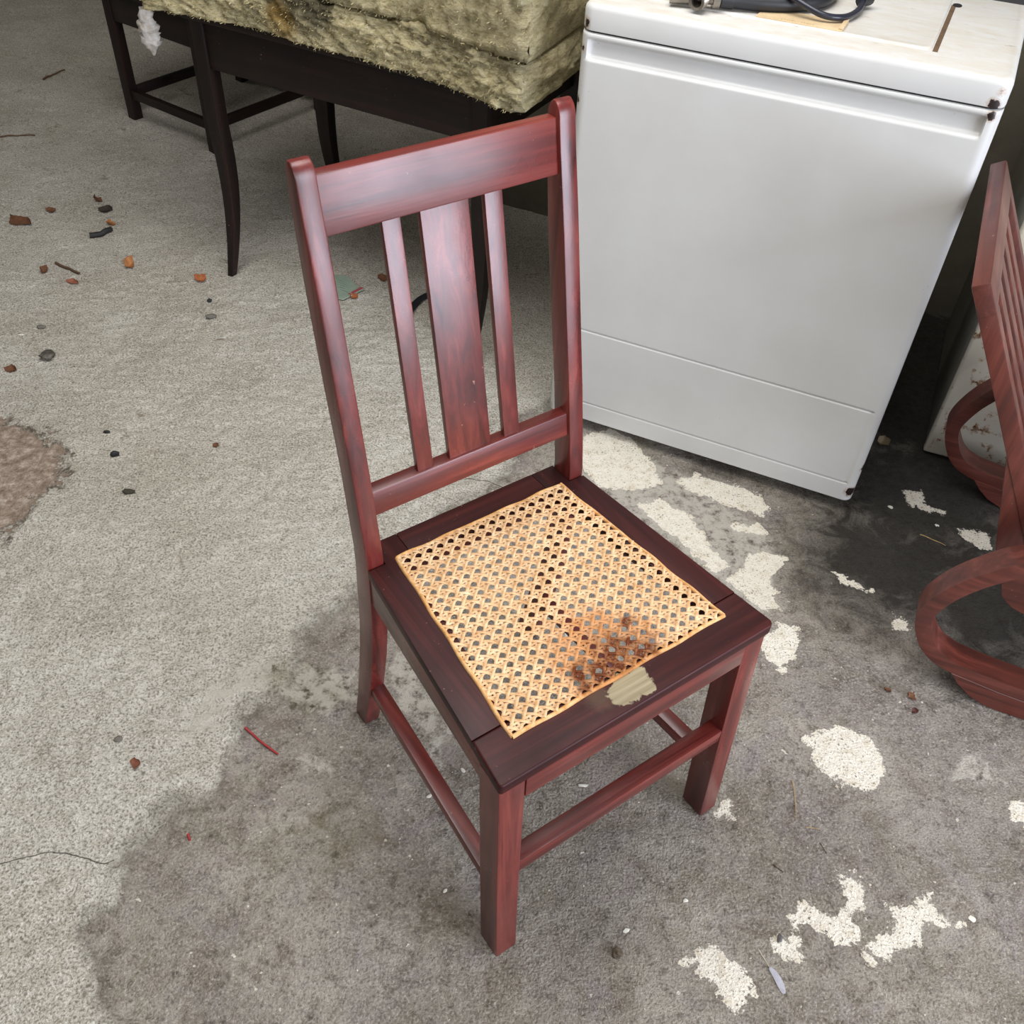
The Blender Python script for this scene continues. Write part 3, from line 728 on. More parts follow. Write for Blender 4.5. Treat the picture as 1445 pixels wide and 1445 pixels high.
# handle plate let into the lid edge
M['plate'] = plain('yellowed_plastic', lin(212, 188, 150), 0.5, amt=0.2)
pl = from_bm('lid_handle_plate', prism_bm([(0.283, 0.074), (0.428, 0.0745), (0.4285, 0.135), (0.285, 0.130)], HL + 0.0015, HL + 0.0048, 0.0012), M['plate'], wash, 45)
from_bm('plate_rim', box_bm(0.421, 0.4285, 0.078, 0.133, HL + 0.0048, HL + 0.0085, 0.0015), M['plate'], pl, 45)
bm = bmesh.new()
for k, (dx, hh) in enumerate(((0, 1), (5, .6), (9, 1), (13, 1), (17, .8), (21, .5), (32, .4), (36, .9), (41, .7), (45, 1), (50, 1))):
    x = 0.326 + dx * 0.00105; y = 0.0805
    r = bmesh.ops.create_cube(bm, size=1.0); bmesh.ops.scale(bm, vec=(0.0018, 0.006 * hh, 0.0012), verts=r['verts']); bmesh.ops.translate(bm, vec=(x, y, HL + 0.0052), verts=r['verts'])
from_bm('embossed_marks', bm, M['plate'], pl)
# control console along the back
M['console'] = plain('black_plastic', lin(24, 24, 26), 0.4)
from_bm('control_console', prism_bm([(0.425, HL - 0.001), (0.60, HL - 0.001), (0.60, HL + 0.13), (0.50, HL + 0.13)], 0.02, WW - 0.004, 0.004, 2, 'y'), M['console'], wash, 40)
cc = [o for o in wash.children if o.name.startswith('control_console')][0]
cc.data.transform(Matrix(((0, 1, 0, 0), (1, 0, 0, 0), (0, 0, 1, 0), (0, 0, 0, 1)))); cc.data.flip_normals()
M['steel'] = plain('dull_steel', lin(150, 142, 132), 0.35, 0.9, 60)
for x, y in ((0.055, 0.05), (WW - 0.05, 0.045), (0.055, WD - 0.06), (WW - 0.05, WD - 0.06)):
    rings = [[(x + r_ * math.cos(a), y + r_ * math.sin(a), z) for a in np.linspace(0, 2 * math.pi, 16, endpoint=False)] for z, r_ in ((0.0, 0.017), (0.006, 0.019), (0.010, 0.012), (HB + 0.002, 0.012))]
    from_bm('levelling_foot', loft_bm(rings), M['steel'], wash, 40)

# hose and cord lying on the lid
def wtop(x, y, z=0.0):
    c_, s_ = math.cos(WYAW), math.sin(WYAW)
    return (WX + c_ * x - s_ * y, WY + s_ * x + c_ * y, HL + z)
M['rubber'] = plain('black_rubber', lin(34, 35, 40), 0.45, amt=0.3)
M['cordblue'] = plain('black_cord_vinyl', lin(38, 40, 52), 0.3, amt=0.2)
hose = thing('inlet_hose', 'thick black rubber water hose with steel tap fitting on the washing machine lid', 'hose', wtop(0.30, 0.15))
def rel(root, pts): return [Vector(p) - root.location for p in pts]
path = catmull([wtop(0.216, 0.077, 0.020), wtop(0.245, 0.090, 0.018), wtop(0.29, 0.108, 0.016), wtop(0.335, 0.135, 0.016), wtop(0.372, 0.190, 0.016), wtop(0.37, 0.27, 0.016), wtop(0.31, 0.34, 0.016), wtop(0.23, 0.33, 0.018), wtop(0.19, 0.26, 0.018)], 10)
from_bm('hose_tube', tube_bm(rel(hose, path), 0.0125, 14), M['rubber'], hose, 60)
from_bm('hose_collar', tube_bm(rel(hose, [wtop(0.206, 0.073, 0.020), wtop(0.2165, 0.0775, 0.020)]), 0.0165, 16), M['steel'], hose, 40)
from_bm('hose_collar', tube_bm(rel(hose, [wtop(0.2185, 0.0785, 0.020), wtop(0.238, 0.0875, 0.0185)]), 0.0145, 16), M['rubber'], hose, 40)
def fitting():
    # an open-ended threaded spigot pointing to the front, on a short cross pipe
    a = Vector(wtop(0.188, 0.038, 0.0195)); b = Vector(wtop(0.192, 0.078, 0.0205)); d = (b - a).normalized()
    s = d.cross(Vector((0, 0, 1))).normalized(); u = s.cross(d)
    def rg(p, r): return [p + (s * math.cos(x) + u * math.sin(x)) * r - hose.location for x in np.linspace(0, 2 * math.pi, 18, endpoint=False)]
    rs = [rg(a + d * 0.03, 0.0085), rg(a, 0.0088), rg(a, 0.0135)]
    for k in range(6):
        rs += [rg(a + d * (0.002 + 0.0035 * k), 0.0148), rg(a + d * (0.004 + 0.0035 * k), 0.0132)]
    rs += [rg(b, 0.0132)]
    return loft_bm(rs)
from_bm('tap_fitting', fitting(), M['steel'], hose, 40)
from_bm('cross_pipe', tube_bm(rel(hose, [wtop(0.135, 0.060, 0.014), wtop(0.165, 0.068, 0.016), wtop(0.195, 0.072, 0.019), wtop(0.208, 0.074, 0.020)]), 0.0105, 12), M['steel'], hose, 40)
cord = thing('power_cord', 'thin black power cord looped over the hose on the washing machine lid', 'cord', wtop(0.40, 0.15))
path = catmull([wtop(0.27, 0.27, 0.006), wtop(0.275, 0.20, 0.020), wtop(0.293, 0.140, 0.034), wtop(0.333, 0.113, 0.030), wtop(0.385, 0.103, 0.016), wtop(0.418, 0.122, 0.012), wtop(0.4335, 0.170, 0.012), wtop(0.4335, 0.215, 0.016), wtop(0.42, 0.29, 0.010), wtop(0.34, 0.37, 0.006)], 9)
from_bm('cable', tube_bm(rel(cord, path), 0.0052, 10), M['cordblue'], cord, 60)
from_bm('cable_tie', tube_bm(rel(cord, [wtop(0.4300, 0.214, 0.018), wtop(0.4420, 0.235, 0.018)]), 0.011, 12), M['rubber'], cord, 40)
# ================================================================ side table under the insulation
TX, TY, TYAW = -0.82, 2.369, R(-27)
FZ = 0.002
table = thing('side_table', 'dark wooden table with sabre legs under the insulation slabs', 'table', (TX, TY, FZ), TYAW)
TW, TD = 0.808, 0.42
def sabre(x0, sgn, yb, fat=1.0):
    # yb: y of the outer (front or rear) face; sgn -1 front leg sweeps forward, +1 rear leg sweeps back
    rings = []
    for k in range(19):
        z = 0.655 * (1 - k / 18.0)
        u = max(0.0, 1 - z / 0.40)
        sweep = 0.034 * u ** 2.2 - 0.010 * math.sin(math.pi * min(1, u * 1.0)) * 1.2
        th = 0.038 - 0.020 * u ** 1.6; wd = (0.037 - 0.019 * u ** 1.8) * fat
        yo = yb + sgn * sweep
        y0, y1 = (yo, yo + th) if sgn < 0 else (yo - th, yo)
        cx = x0
        rings.append(rrect(cx - wd / 2, cx + wd / 2, y0, y1, 0.002, z))
    return loft_bm(rings)
for x0 in (0.019, TW - 0.019):
    from_bm('leg', sabre(x0, -1, 0.0), M['darkwood_z'], table, 40)
    from_bm('leg', sabre(x0, 1, TD + 0.045, 1.25), M['darkwood_z'], table, 40)
from_bm('front_apron', box_bm(0.036, TW - 0.036, 0.006, 0.026, 0.548, 0.657, 0.0015), M['darkwood_x'], table, 40)
from_bm('back_apron', box_bm(0.036, TW - 0.036, TD + 0.018, TD + 0.038, 0.548, 0.657, 0.0015), M['darkwood_x'], table, 40)
for x0 in (0.008, TW - 0.028):
    from_bm('side_apron', box_bm(x0, x0 + 0.02, 0.038, TD + 0.008, 0.548, 0.657, 0.0015), M['darkwood_y'], table, 40)
from_bm('table_top', box_bm(-0.012, TW + 0.012, -0.010, TD + 0.055, 0.657, 0.675, 0.003), M['darkwood_x'], table, 40)

# ---- two slabs of mineral wool
t = NT('mineral_wool'); v = t.coord(); n1 = t.noise(v, 6, 5, 0.6); n2 = t.noise(t.coord((60, 60, 160)), 1.0, 8, 0.75, 0.6); n3 = t.noise(v, 220, 4, 0.7)
c = t.ramp(n2, [(0.30, lin(108, 95, 64)), (0.44, lin(182, 169, 128)), (0.58, lin(212, 200, 162)), (0.74, lin(238, 230, 204))])
c = t.mix(t.rng(n1, 0.45, 0.7, 0, 0.55), c, lin(150, 140, 112))
sp_ = t.math('MAXIMUM', t.spot(v, (0.325, -0.035, 0.76), 0.055, 0.025, t.math('MULTIPLY', t.math('SUBTRACT', n1, 0.5), 0.08)), t.spot(v, (0.40, -0.035, 0.765), 0.05, 0.022, t.math('MULTIPLY', t.math('SUBTRACT', n1, 0.5), 0.08)))
c = t.mix(t.math('MULTIPLY', sp_, 0.8), c, lin(52, 50, 42))
so = t.spot(v, (0.31, -0.035, 0.71), 0.04, 0.02, t.math('MULTIPLY', t.math('SUBTRACT', n1, 0.5), 0.08))
c = t.mix(t.math('MULTIPLY', so, 0.6), c, lin(158, 124, 56))
hh = t.math('ADD', n2, t.math('MULTIPLY', n3, 0.5))
M['wool'] = t.out(c, 0.95, t.bump(hh, 1.0, 0.006), spec=0.1)
M['fibre'] = plain('wool_fibre', lin(196, 182, 136), 0.9, amt=0.2)
def slab(name, label, front, yback, z0, z1, seed, bulge, nfib):
    root = thing(name, label, 'insulation', (TX, TY, FZ), TYAW, 'mineral wool slabs')
    xs = np.array([p[0] for p in front]); ys = np.array([p[1] for p in front])
    NXs, NY, NZ = 150, 60, 26
    V = []; F = []
    def yf(x): return float(np.interp(x, xs, ys))
    x0, x1 = xs[0], xs[-1]
    def disp(p, nrm, s):
        a = p[0] * 1.0 + p[2] * 0.7; b = p[1] * 1.0 + p[2] * 1.3
        f = 0.020 * fbm(a * 7, b * 7, s, 3) + 0.014 * fbm(a * 30, b * 34, s + 2, 3) + 0.007 * fbm(a * 110, b * 150, s + 5, 2)
        return p + nrm * f[..., None]
    def grid(Pf, Nf, nu, nv, flip):
        u, v_ = np.meshgrid(np.linspace(0, 1, nu), np.linspace(0, 1, nv)); P = Pf(u, v_); N = Nf(u, v_)
        P = disp(P, N, seed)
        base = len(V); V.extend(P.reshape(-1, 3).tolist())
        for j in range(nv - 1):
            for i in range(nu - 1):
                q = (base + j * nu + i, base + j * nu + i + 1, base + (j + 1) * nu + i + 1, base + (j + 1) * nu + i)
                F.append(q[::-1] if flip else q)
    # one closed sheet: profile round the section (bottom, front, top, back) swept along x, ends capped by grids
    prof = []   # (t along y 0..1 front->back, height 0..1, normal y, normal z)
    for k in range(24): prof.append((1 - k / 24, 0.0))
    for k in range(NZ): prof.append((0.0, k / NZ))
    for k in range(40): prof.append((k / 40, 1.0))
    for k in range(8): prof.append((1.0, 1 - k / 8))
    npf = len(prof)
    X_ = np.linspace(0, 1, NXs)
    P = np.zeros((NXs, npf, 3))
    for i, u in enumerate(X_):
        for k, (ty, hz) in enumerate(prof):
            xx = x0 + (x1 - x0) * u + (-0.035 * ty if u > 0.5 else 0.0) * (2 * u - 1 if u > 0.5 else 0)
            f0 = yf(x0 + (x1 - x0) * u)
            yy = f0 + (yback - f0) * ty
            if ty == 0.0: yy -= bulge * math.sin(math.pi * hz)
            # softly rounded end and corners
            e = min(u, 1 - u) * (x1 - x0); rr_ = max(0.0, 1 - e / 0.025)
            yy += 0.012 * rr_ ** 2 * (1 - 2 * ty)
            P[i, k] = (xx, yy, z0 + (z1 - z0) * hz)
    # displacement along the direction away from the section centre
    C = P.mean(axis=1, keepdims=True); D_ = P - C; D_[..., 0] = 0
    nr = np.zeros_like(P)
    for k, (ty, hz) in enumerate(prof):
        nr[:, k, 1] = -1 if ty == 0 else (1 if ty == 1 else 0); nr[:, k, 2] = -1 if (hz == 0 and ty > 0) else (1 if hz == 1 else 0)
    nr /= np.maximum(1e-6, np.linalg.norm(nr, axis=-1, keepdims=True))
    a = P[..., 0] + P[..., 2] * 0.7; b = P[..., 1] + P[..., 2] * 1.3
    f = 0.020 * fbm(a * 7, b * 7, seed, 3) + 0.011 * fbm(a * 26, b * 40, seed + 2, 3) + 0.010 * fbm(a * 95, b * 150, seed + 5, 2)
    f = np.where(nr[..., 2] < -0.5, f * 0.15, f)
    P = P + nr * f[..., None]
    V = P.reshape(-1, 3).tolist()
    for i in range(NXs - 1):
        for k in range(npf):
            l = (k + 1) % npf; F.append((i * npf + k, (i + 1) * npf + k, (i + 1) * npf + l, i * npf + l))
    # end caps as grids pushed out with the same roughness
    def cap(ie, sx):
        nu, nv = 46, 20
        base = len(V); E_ = P[ie]
        fr = [E_[24 + int(round(j * (NZ - 0.001) / (nv - 1)))] if 24 + int(round(j * NZ / (nv - 1))) < 24 + NZ else E_[24 + NZ] for j in range(nv)]
        for j in range(nv):
            for i in range(nu):
                ty = i / (nu - 1); hz = j / (nv - 1)
                p0 = np.array(fr[j]); p1 = np.array([E_[0][0], yback, z0 + (z1 - z0) * hz])
                q = p0 + (p1 - p0) * ty
                w_ = math.sin(math.pi * ty) ** 0.3 * math.sin(math.pi * hz) ** 0.3 if 0 < ty < 1 and 0 < hz < 1 else 0
                q[0] += sx * w_ * (0.006 + 0.030 * float(fbm(np.array(q[1] * 9), np.array(q[2] * 9), seed + 9, 3)) + 0.016 * float(fbm(np.array(q[1] * 40), np.array(q[2] * 60), seed + 11, 3)))
                V.append(q.tolist())
        for j in range(nv - 1):
            for i in range(nu - 1):
                q = (base + j * nu + i, base + j * nu + i + 1, base + (j + 1) * nu + i + 1, base + (j + 1) * nu + i)
                F.append(q if sx > 0 else q[::-1])
    cap(NXs - 1, 1); cap(0, -1)
    from_lists('wool_slab', V, F, M['wool'], root, 180)
    # loose fibres on the edges and face
    fv, ff = [], []; r = random.Random(seed)
    for k in range(nfib):
        u = r.random(); edge_ = r.random()
        i = int(u * (NXs - 1)); kk = 24 + int((r.random() ** (2.0 if edge_ < 0.5 else 1.0)) * NZ * 0.98)
        p = P[i, kk]; d = np.array([r.uniform(-1, 1), -r.uniform(0.2, 1.0), r.uniform(-1.0, 0.5)]); d /= np.linalg.norm(d)
        L = r.uniform(0.003, 0.009); wv = np.array([r.uniform(-1, 1), 0, r.uniform(-1, 1)]); wv /= np.linalg.norm(wv) + 1e-9
        wv *= r.uniform(0.0003, 0.0008); mid = p + d * L * 0.55 + np.array([r.uniform(-1, 1), r.uniform(-1, 0), r.uniform(-1, 1)]) * L * 0.3
        base = len(fv); fv += [p - wv, p + wv, mid + wv * 0.8, mid - wv * 0.8, p + d * L]
        ff += [(base, base + 1, base + 2, base + 3), (base + 3, base + 2, base + 4)]
    fo = from_lists('loose_fibres', fv, ff, M['fibre'], root); fo['kind'] = 'stuff'
    return root
FR1 = [(-0.075, -0.066), (0.03, -0.040), (0.2, -0.030), (0.35, -0.035), (0.5, -0.037), (0.65, -0.041), (0.8, -0.070), (0.94, -0.103)]
slab('insulation_slab', 'lower olive-yellow mineral wool slab lying on the dark table', FR1, 0.47, 0.679, 0.772, 11, 0.008, 1600)
FR2 = [(-0.10, -0.055), (0.03, -0.036), (0.2, -0.034), (0.35, -0.034), (0.5, -0.040), (0.65, -0.050), (0.8, -0.082), (0.952, -0.112)]
slab('insulation_slab', 'upper olive-yellow mineral wool slab with torn edges, stacked on top', FR2, 0.46, 0.779, 1.06, 12, 0.004, 1600)  # unseen top made taller to keep overhead light off the floor behind
# white tuft of fluff hanging off the slab's left end
M['fluff'] = plain('white_fluff', lin(206, 202, 198), 0.95, nscale=90, amt=0.3, c2=lin(150, 130, 96), bumpd=0.004)
c_ = Vector((-0.930, 2.400, 0.665)); rings = []
for k in range(22):
    u = k / 21; z = -0.105 * u; rad = 0.020 * (0.55 + 0.6 * math.sin(u * math.pi) + 0.10 * math.sin(u * 19)) * (1 - 0.75 * max(0, u - 0.75) * 4 * 0.9)
    rings.append([(c_.x + rad * (1 + 0.6 * (rng.random() - 0.5)) * math.cos(a), c_.y + 0.7 * rad * (1 + 0.6 * (rng.random() - 0.5)) * math.sin(a), c_.z + z + 0.006 * (rng.random() - 0.5)) for a in np.linspace(0, 2 * math.pi, 16, endpoint=False)])
tag(from_bm('fluff_tuft', loft_bm(rings), M['fluff'], None, 180), 'white tuft of fluff hanging below the left end of the insulation', 'fluff')

# ================================================================ reclining armchair at the right
AX, AY, AYAW = 0.87350, 1.02780, R(-21)
arm = thing('armchair', 'reddish wooden armchair with hoop arms and slatted reclining back', 'armchair', (AX, AY, 0), AYAW)
OUT = [(-0.0733, 0.3408), (-0.1118, 0.3051), (-0.141, 0.268), (-0.1628, 0.23), (-0.1786, 0.1832), (-0.1772, 0.1473), (-0.1563, 0.1014), (-0.1303, 0.0736), (-0.1025, 0.0603), (-0.0771, 0.0540),
       (0.0, 0.046), (0.15, 0.042), (0.32, 0.046), (0.42, 0.060), (0.49, 0.105), (0.525, 0.18), (0.52, 0.27), (0.48, 0.36), (0.41, 0.43), (0.30, 0.462), (0.18, 0.455), (0.06, 0.424)]
oc_ = catmull(OUT, 5, True)
N_ = len(oc_)
inn = []
for i in range(N_):
    d = oc_[(i + 1) % N_] - oc_[i - 1]; d /= np.linalg.norm(d); inn.append(oc_[i] + np.array([-d[1], d[0]]) * (0.0265))
cen = np.mean(oc_, axis=0)
if np.linalg.norm(inn[0] - cen) > np.linalg.norm(oc_[0] - cen):
    inn = [oc_[i] * 2 - inn[i] for i in range(N_)]
for w0 in (0.0, 0.570):
    w1 = w0 + 0.055
    rings = [[(o[0], w0 + 0.002, o[1]), (o[0] * .5 + i_[0] * .5, w0, o[1] * .5 + i_[1] * .5), (i_[0], w0 + 0.002, i_[1]), (i_[0], w1 - 0.002, i_[1]), (o[0] * .5 + i_[0] * .5, w1, o[1] * .5 + i_[1] * .5), (o[0], w1 - 0.002, o[1])] for o, i_ in zip(oc_, inn)]
    from_bm('arm_hoop', loft_bm(rings, closed=True), M['redwood_x'], arm, 50)
    foot = [(-0.085, 0.056), (-0.066, 0.034), (-0.040, 0.014), (-0.012, 0.003), (0.01, 0.0), (0.09, 0.0), (0.115, 0.004), (0.14, 0.018), (0.16, 0.044), (0.08, 0.0435), (0.0, 0.0465)]
    from_bm('hoop_foot', prism_bm(foot, w0 + 0.001, w1 - 0.001, 0.001, 1, 'y'), M['redwood_x'], arm, 40)
    foot2 = [(0.28 + p[0], p[1]) for p in foot]
    from_bm('hoop_foot', prism_bm(foot2, w0 + 0.001, w1 - 0.001, 0.001, 1, 'y'), M['redwood_x'], arm, 40)
# back: rear edge line from (-.299,.729) down; thickness along the plane normal
b0 = np.array([-0.299, 0.7292]); dv = np.array([0.1776, -0.3137]); dv /= np.linalg.norm(dv)
nv_ = np.array([-dv[1], dv[0]])      # towards the sitter
WN0, WN1 = 0.085, 0.540
def bpt(l, n_): return b0 + dv * l + nv_ * n_
def backbox(name, l0, l1, w0, w1, n0, n1, mat, bev=0.002):
    q = [bpt(l0, n0), bpt(l1, n0), bpt(l1, n1), bpt(l0, n1)]
    return from_bm(name, hexa_bm([(p[0], w0, p[1]) for p in q], [(p[0], w1, p[1]) for p in q], bev), M[mat], arm, 40)
TH = 0.026
backbox('back_top_rail', 0.0, 0.052, WN0, WN1, 0.0, TH, 'redwood_y', 0.003)
for w0 in (WN0, WN1 - 0.034): backbox('back_stile', 0.0505, 0.60, w0, w0 + 0.034, 0.0, TH, 'redwood_z')
backbox('back_bottom_rail', 0.54, 0.595, WN0 + 0.033, WN1 - 0.033, 0.001, TH - 0.001, 'redwood_y')
ns = 5; inner = WN1 - WN0 - 0.068; pitch = inner / ns
for k in range(1, ns):
    wc_ = WN0 + 0.034 + pitch * k
    backbox('back_slat', 0.051, 0.545, wc_ - 0.020, wc_ + 0.020, 0.004, TH - 0.003, 'redwood_z', 0.0015)
# supports between the hoops and the back stiles
for w0 in (0.087, 0.510):
    tri = [(-0.100, 0.285), (-0.152, 0.470), (-0.050, 0.290), (-0.020, 0.236), (-0.06, 0.22)]
    from_bm('back_bracket', prism_bm(tri, w0, w0 + 0.028, 0.0015, 2, 'y'), M['redwood_z'], arm, 40)
for w0 in (0.057, 0.543):
    side = [(-0.072, 0.240), (-0.062, 0.215), (-0.040, 0.198), (-0.015, 0.190), (0.45, 0.235), (0.45, 0.315), (-0.06, 0.290)]
    from_bm('seat_rail', prism_bm(side, w0, w0 + 0.025, 0.0015, 2, 'y'), M['redwood_x'], arm, 40)
from_bm('seat_front_rail', box_bm(0.43, 0.455, 0.082, 0.543, 0.235, 0.315, 0.002), M['redwood_y'], arm, 40)
for k in range(6):
    x0 = 0.04 + k * 0.065
    from_bm('seat_slat', box_bm(x0, x0 + 0.042, 0.06, 0.565, 0.292 + k * 0.004, 0.304 + k * 0.004, 0.002), M['redwood_y'], arm, 40)

# ================================================================ cream appliance behind the armchair
fri = thing('appliance', 'rust-spotted cream metal appliance standing behind the armchair', 'appliance', (0.9434, 1.7401, 0), R(-21))
t = NT('cream_enamel'); v = t.coord(); n1 = t.noise(v, 3, 5, 0.6); n2 = t.noise(v, 26, 6, 0.7); n3 = t.noise(v, 9, 4, 0.6)
c = t.ramp(n1, [(0.3, lin(186, 178, 160)), (0.7, lin(206, 199, 182))])
rm = t.math('MULTIPLY', t.rng(n2, 0.57, 0.62), t.rng(n3, 0.44, 0.52))
c = t.mix(t.math('MULTIPLY', t.rng(n2, 0.53, 0.60), t.rng(n3, 0.42, 0.52)), c, lin(150, 104, 56)); c = t.mix(rm, c, lin(74, 46, 28))
M['cream'] = t.out(c, 0.45)
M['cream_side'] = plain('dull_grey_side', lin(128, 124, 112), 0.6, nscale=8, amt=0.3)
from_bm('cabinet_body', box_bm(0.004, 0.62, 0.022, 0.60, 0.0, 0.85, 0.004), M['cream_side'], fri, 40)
from_bm('front_panel', box_bm(0.0, 0.624, 0.0, 0.0205, 0.008, 0.842, 0.006, 3), M['cream'], fri, 40)
from_bm('top_cover', box_bm(-0.004, 0.628, -0.004, 0.604, 0.8505, 0.875, 0.006, 3), M['cream'], fri, 40)

# ================================================================ dark stools behind the table
def stool(label, A, yaw, wx, wy, group):
    s = thing('wooden_stool', label, 'stool', (A[0], A[1], FZ), yaw, group)
    L_ = 0.036
    for x, y in ((0, 0), (wx - L_, 0), (0, wy - L_), (wx - L_, wy - L_)):
        from_bm('leg', box_bm(x, x + L_, y, y + L_, 0.0, 0.42, 0.003), M['darkwood_z'], s, 40)
    for y in (0.006, wy - 0.026): from_bm('stretcher', box_bm(L_, wx - L_, y, y + 0.02, 0.075, 0.105, 0.002), M['darkwood_x'], s, 40)
    for x in (0.006, wx - 0.026): from_bm('stretcher', box_bm(x, x + 0.02, L_, wy - L_, 0.075, 0.105, 0.002), M['darkwood_y'], s, 40)
    for y in (0.004, wy - 0.024): from_bm('seat_rail', box_bm(L_ + 0.0005, wx - L_ - 0.0005, y, y + 0.02, 0.33, 0.42, 0.002), M['darkwood_x'], s, 40)
    for x in (0.004, wx - 0.024): from_bm('seat_rail', box_bm(x, x + 0.02, L_ + 0.0005, wy - L_ - 0.0005, 0.33, 0.42, 0.002), M['darkwood_y'], s, 40)
    from_bm('seat', box_bm(-0.008, wx + 0.008, -0.008, wy + 0.008, 0.4202, 0.44, 0.004), M['darkwood_x'], s, 40)
    return s
stool('dark wooden stool with low stretchers behind the table', (-1.4375, 3.3536), R(-34), 0.455, 0.53, None)
# ================================================================ litter on the floor
FLZ = 0.0045
def zfl(x, y): return float(Z[np.argmin(abs(gy - y)), np.argmin(abs(gx - x))])
def leaf(name, label, cat, p, size, rot, mat, curl=0.25, narrow=0.45, group=None, seed=0):
    size *= 1.35; curl *= 1.3; r = random.Random(seed + int(p[0] * 1000)); n = 9; V = []; F = []
    z0 = zfl(*p) + 0.0012; ca_, sa_ = math.cos(rot), math.sin(rot)
    for lay in (0, 1):
        for i in range(n):
            u = i / (n - 1); w_ = narrow * size * 1.25 * (math.sin(math.pi * (0.03 + 0.94 * u)) ** 1.3) * (1 + r.uniform(-.4, .4)); sk = size * 0.12 * math.sin(u * 4 + size * 900)
            for v_ in (-1, -0.4, 0, 0.5, 1):
                lx = (u - 0.5) * size; ly = v_ * w_ * 0.5 + sk
                z = z0 + curl * size * (max(v_, 0) ** 2 * 0.8 + abs(v_) * 0.12 + (u - 0.5) ** 2 * 0.9) + r.uniform(0, 0.0008) + (0.0006 if lay else 0)
                V.append((p[0] + ca_ * lx - sa_ * ly, p[1] + sa_ * lx + ca_ * ly, z))
    for lay in (0, 1):
        for i in range(n - 1):
            for k in range(4):
                b = lay * n * 5 + i * 5 + k; q = (b, b + 5, b + 6, b + 1); F.append(q if lay == 0 else q[::-1])
    o = from_lists(name, V, F, mat, None, 60)
    return tag(o, label, cat, group or ('dry leaves on the floor' if cat == 'leaf' else None))
def stone(name, label, cat, p, size, mat, flat=0.5, seed=0, ang=0.0, ratio=1.0, sub=3):
    bm = bmesh.new(); bmesh.ops.create_icosphere(bm, subdivisions=sub, radius=size / 2)
    r = random.Random(seed)
    ks = [(Vector((r.gauss(0, 1), r.gauss(0, 1), r.gauss(0, 1))) * (1.2 + 0.55 * q), r.uniform(0, 6.28), 0.26 / (1 + 0.35 * q)) for q in range(7)]
    zz = zfl(*p)
    for v_ in bm.verts:
        d = v_.co.normalized()
        f = max(0.35, 1 + sum(w_ * math.sin(k_.dot(d) + p_) for k_, p_, w_ in ks) + r.uniform(-.05, .05))
        v_.co = Vector((v_.co.x * f, v_.co.y * f * ratio, v_.co.z * flat * f))
    mnz = min(v_.co.z for v_ in bm.verts)
    bmesh.ops.rotate(bm, cent=(0, 0, 0), matrix=Matrix.Rotation(ang, 3, 'Z'), verts=bm.verts)
    bmesh.ops.translate(bm, vec=(p[0], p[1], zz - mnz - size * flat * 0.12), verts=bm.verts)
    return tag(from_bm(name, bm, mat, None, 180 if sub > 1 else 40), label, cat, {'pebble': 'pebbles on the floor', 'flake': 'paint flakes on the floor', 'dirt': 'dirt clods on the plaster'}.get(cat))
def stick(name, label, cat, a, b, rad, mat, bend=0.0, taper=0.5, group=None):
    a = np.array(a); b = np.array(b); d = b - a; nrm = np.array([-d[1], d[0]]); pts = []
    for k in range(9):
        u = k / 8; q = a + d * u + nrm * bend * math.sin(math.pi * u)
        pts.append((q[0], q[1], zfl(*q) + rad * 0.9 + 0.0007 * math.sin(u * 9)))
    return tag(from_bm(name, tube_bm(pts, lambda u: rad * (1 - taper * u), 7), mat, None, 60), label, cat, {'twig': 'twigs on the floor', 'straw': 'straws on the floor', 'splinter': 'splinters on the floor'}.get(cat))
ml = {'tan': plain('dry_leaf_tan', lin(168, 112, 64), 0.8, nscale=120), 'brown': plain('dry_leaf_brown', lin(104, 66, 40), 0.85, nscale=120), 'dark': plain('dry_leaf_dark', lin(52, 42, 32), 0.85, nscale=120), 'orange': plain('dry_leaf_orange', lin(160, 92, 48), 0.8, nscale=120)}
M['char'] = plain('charred_bit', lin(34, 33, 33), 0.7, nscale=150)
M['peb'] = plain('grey_pebble', lin(112, 106, 98), 0.85, nscale=150)
M['chip'] = plain('white_paint_chip', lin(226, 222, 210), 0.7, nscale=150, amt=0.2)
M['straw'] = plain('dry_straw', lin(176, 150, 104), 0.8, nscale=100)
M['twig'] = plain('brown_twig', lin(92, 68, 48), 0.85, nscale=120)
leaf('dry_leaf', 'curled tan leaf on the plaster left of the sabre table leg', 'leaf', (-1.1035, 2.3536), 0.024, 0.9, ml['tan'], 0.5, 0.7)
leaf('dry_leaf', 'orange leaf just left of the front table leg toe', 'leaf', (-0.8900, 2.2979), 0.022, 0.5, ml['orange'], 0.4, 0.6)
leaf('dry_leaf', 'small round tan leaf above the charred stick', 'leaf', (-1.2315, 2.5828), 0.020, 2.0, ml['tan'], 0.3, 0.7)
leaf('dry_leaf', 'dark brown leaf directly behind the small round tan leaf', 'leaf', (-1.2796, 2.6669), 0.030, 0.1, ml['dark'], 0.2, 0.5)
leaf('dry_leaf', 'farthest brown leaf in the row of three by the charred stick', 'leaf', (-1.3239, 2.7315), 0.026, 2.6, ml['brown'], 0.35, 0.5)
leaf('dry_leaf', 'long shredded brown leaf near the left edge of the picture', 'leaf', (-1.4949, 2.5633), 0.060, -0.6, ml['brown'], 0.12, 0.35)
leaf('dry_leaf', 'small brown leaf behind the long shredded leaf', 'leaf', (-1.4357, 2.6425), 0.022, 0.3, ml['brown'], 0.2, 0.5)
leaf('dry_leaf', 'flat reddish leaf just below the brown twig', 'leaf', (-1.2218, 2.2454), 0.026, 0.0, plain('dry_leaf_red', lin(140, 84, 62), 0.8, nscale=120), 0.15, 0.4)
